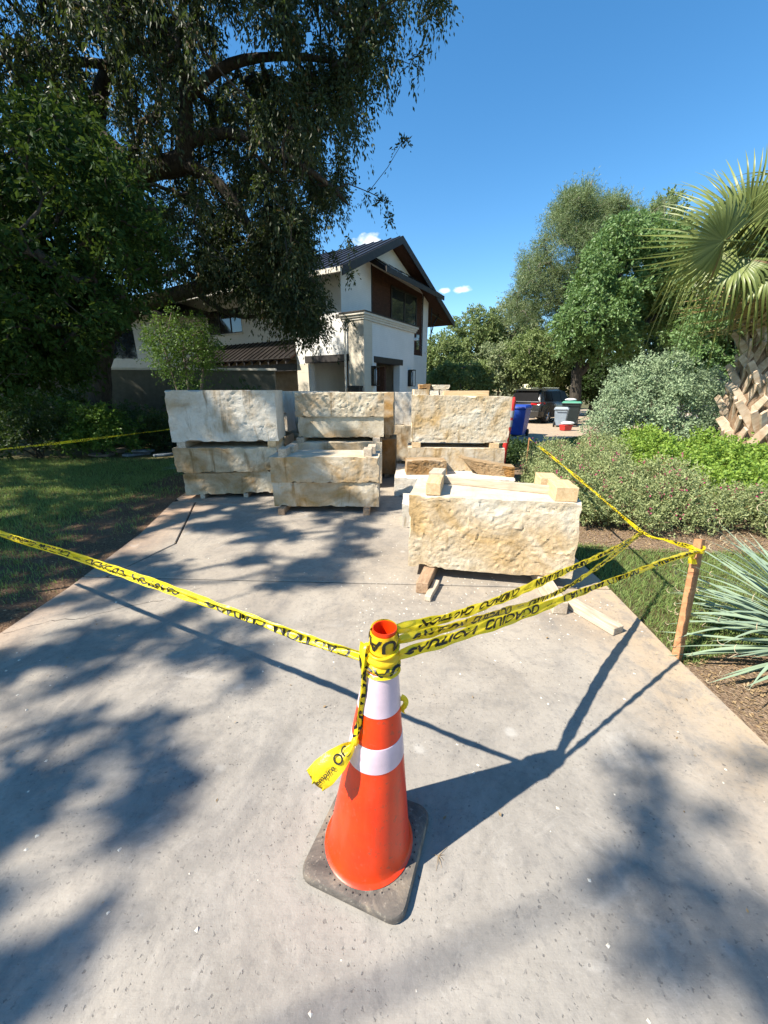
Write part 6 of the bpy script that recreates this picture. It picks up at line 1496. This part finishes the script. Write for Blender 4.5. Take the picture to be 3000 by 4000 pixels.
p = P(2232, 1664); bin_('green-lidded bin against the silver shrub', (p[0]+.15, p[1]+.55), radians(150), 1.02, .80, .72, 'bin_dark', 'bin_green')
gp = (p[0]+.15, p[1]+.55)
# white bag on the green bin, red carrier with a white bag on the ground
def lump(name, label, c, r, m, cat, parts=None, group=None):
    u = np.linspace(0, 2*pi, 17)[:-1]; v = np.linspace(.02, pi-.02, 9); V = []
    for b in v:
        for a in u:
            d = np.array([sin(b)*cos(a), sin(b)*sin(a), cos(b)]); k = .8+.45*fbm(d[None]*2.2+np.array(c)*3, 3)[0]; q = d*np.array(r)*k; V.append((q[0], q[1], max(q[2]+r[2]*.9, 0)))
    F = [(i*16+j, i*16+(j+1) % 16, (i+1)*16+(j+1) % 16, (i+1)*16+j) for i in range(8) for j in range(16)]; F = [f[::-1] for f in F]+[tuple(range(16)), tuple(8*16+j for j in range(15, -1, -1))]
    o = MB().add(V, F).build(name, m, None, True, loc=tuple(c)); return tag(o, label, cat, group)
lump('plastic_bag', 'white plastic bag lying on the green bin lid', (gp[0]-.1, gp[1], 1.105), (.26, .18, .07), M['bagwhite'], 'bag')
p = P(2208, 1682)
cr_t = thing('red_crate', 'small red carrier standing on the ground before the bins', 'crate', (p[0], p[1], 0), .4)
b = MB(); b.hexa([(-.19, -.13, .01), (.19, -.13, .01), (.19, .13, .01), (-.19, .13, .01), (-.22, -.15, .24), (.22, -.15, .24), (.22, .15, .24), (-.22, .15, .24)]); b.build('crate_body', M['red'], cr_t, bevel=.015)
b = MB(); b.box(-.235, .235, -.165, .165, .205, .235); b.build('crate_rim', M['red'], cr_t, bevel=.01)
lump('plastic_bag', 'white plastic bag heaped on the red carrier', (p[0]+.06, p[1], .242), (.27, .19, .07), M['bagwhite'], 'bag')
# leaning channelizer tube behind the right stack
dp = np.array(P(1975, 1760)); dp = np.array([2.42, 8.0, 0])
dl = thing('channelizer_post', 'faded red channelizer post with grey bands leaning behind the right stack', 'traffic post', tuple(dp))
ctop = np.array([PY(2008, 1560, 8.0)[0]-dp[0], 0, 1.42]); cbt = np.array([PY(1968, 1730, 8.0)[0]-dp[0], 0, .09])
b = MB(); b.lathe([(.20, .002), (.20, .05), (.16, .075), (.08, .09)], 8, (cbt[0], 0, 0)); b.build('rubber_base', M['rubber'], dl)
b = MB(); b.tube([cbt, cbt*.5+ctop*.5, ctop], [.058, .052, .046], 14); autosmooth(b.build('tube', M['red'], dl), 50)
for f0, f1 in ((.60, .70), (.74, .84)):
    b = MB(); b.tube([cbt+(ctop-cbt)*f0, cbt+(ctop-cbt)*f1], .0555, 14); autosmooth(b.build('reflective_band', M['greyrag'], dl), 50)
b = MB(); b.tube([ctop, ctop+np.array([.004, 0, .05])], [.03, .022], 10); b.build('handle_knob', M['red'], dl)
# dark canopy with white slats by the palm
cc_ = np.array(PY(2775, 1600, 12.6)); cc_[2] = -.03
cn_ = thing('garden_canopy', 'dark grey peaked canopy with white slats below its rim, behind the shrub', 'canopy', tuple(cc_))
zr = PY(2775, 1597, 12.6)[2]+.03; za = PY(2800, 1480, 12.6)[2]+.03; zb_ = PY(2775, 1630, 12.6)[2]+.03
b = MB(); b.lathe([(.03, za+.25), (.30, za-.05), (.72, zr+.12), (.98, zr), (.97, zr-.02), (.70, zr+.09), (.28, za-.08), (.02, za+.2)], 28); b.f.pop(28, None); autosmooth(b.build('canopy_fabric', M['canopy'], cn_), 50)
b = MB(); a_ = np.linspace(0, 2*pi, 29); b.tube([(.975*cos(a), .975*sin(a), zr-.012) for a in a_], .014, 6); b.tube([(.80*cos(a), .80*sin(a), zb_-.03) for a in a_], .014, 6); b.build('rim', M['blackmetal'], cn_)
for k in range(44):
    a = k*2*pi/44; b = MB(); b.tube([(.965*cos(a), .965*sin(a), zr-.02), (.80*cos(a+.16), .80*sin(a+.16), zb_-.02)], .011, 5); b.build('slat', M['whiteslat'], cn_)
b = MB(); b.tube([(0, 0, 0), (0, 0, za+.2)], .04, 8); b.tube([(.78*cos(2), .78*sin(2), 0), (.80*cos(2), .80*sin(2), zb_)], .02, 6); b.tube([(.78*cos(4), .78*sin(4), 0), (.80*cos(4), .80*sin(4), zb_)], .02, 6); b.tube([(.78, 0, 0), (.80, 0, zb_)], .02, 6); b.build('post', M['blackmetal'], cn_)

# ------------------------------------------------------------------ flagstones heaped on the shaded lawn
def flag(label, c, r, th, rz, tilt, m, seed):
    rnd = random.Random(seed); n = 9; poly = [(r*rnd.uniform(.7, 1.1)*cos(2*pi*i/n)*1.25, r*rnd.uniform(.65, 1.05)*sin(2*pi*i/n)) for i in range(n)]
    o = MB().prism(poly, 0, th).build('flagstone', M[m], None, loc=c, bevel=.008, seg=1); o.rotation_euler = (*tilt, rz); return tag(o, label, 'flagstone', 'flagstones dumped on the lawn')
for i, (px_, py_, r, th, z, tl_, m, lab) in enumerate(((400, 1775, .30, .05, .0, (0, 0), 'flag_tan', 'reddish flagstone lying flat leftmost on the shaded lawn'), (545, 1770, .34, .06, .0, (0, 0), 'flag_blue', 'blue grey flagstone, lowest of the small heap'), (560, 1770, .30, .05, .065, (.06, .05), 'flag_blue', 'blue grey flagstone on top of the small heap'), (640, 1775, .24, .05, .0, (.05, 0), 'flag_blue', 'small blue grey flagstone at the right of the heap'), (470, 1760, .24, .05, .0, (0, .08), 'flag_tan', 'tan flagstone left of the blue grey heap'), (730, 1755, .26, .05, .0, (0, 0), 'flag_tan', 'flat tan flagstone near the left stack'))):
    q = P(px_, py_); flag(lab, (q[0], q[1], z-.028), r, th, i*1.3, tl_, m, i+4)
q = np.array(P(470, 1735)); bf = thing('stone_pallet', 'blue grey stone slabs stacked on edge in the shade before the oak', 'stone slabs', (q[0], q[1]+.4, -.03), .15)
for k in range(5):
    b = MB(); b.hexa([(-.62+.03*k, .11*k, 0), (.58-.02*k, .11*k, 0), (.56-.02*k, .11*k+.075, 0), (-.60+.03*k, .11*k+.075, 0), (-.56+.04*k, .11*k+.10, .42+.05*(k % 3)), (.50-.04*k, .11*k+.10, .46-.03*(k % 2)), (.49-.04*k, .11*k+.17, .46-.03*(k % 2)), (-.55+.04*k, .11*k+.17, .42+.05*(k % 3))]); b.build('slab', M['flag_blue' if k % 2 == 0 else 'flag_tan'], bf, bevel=.012)
print('OBJECTS', len(bpy.data.objects), 'TRIS', sum(sum(len(p.vertices)-2 for p in m.polygons) if len(m.polygons) < 3000 else len(m.polygons)*2 for m in bpy.data.meshes))
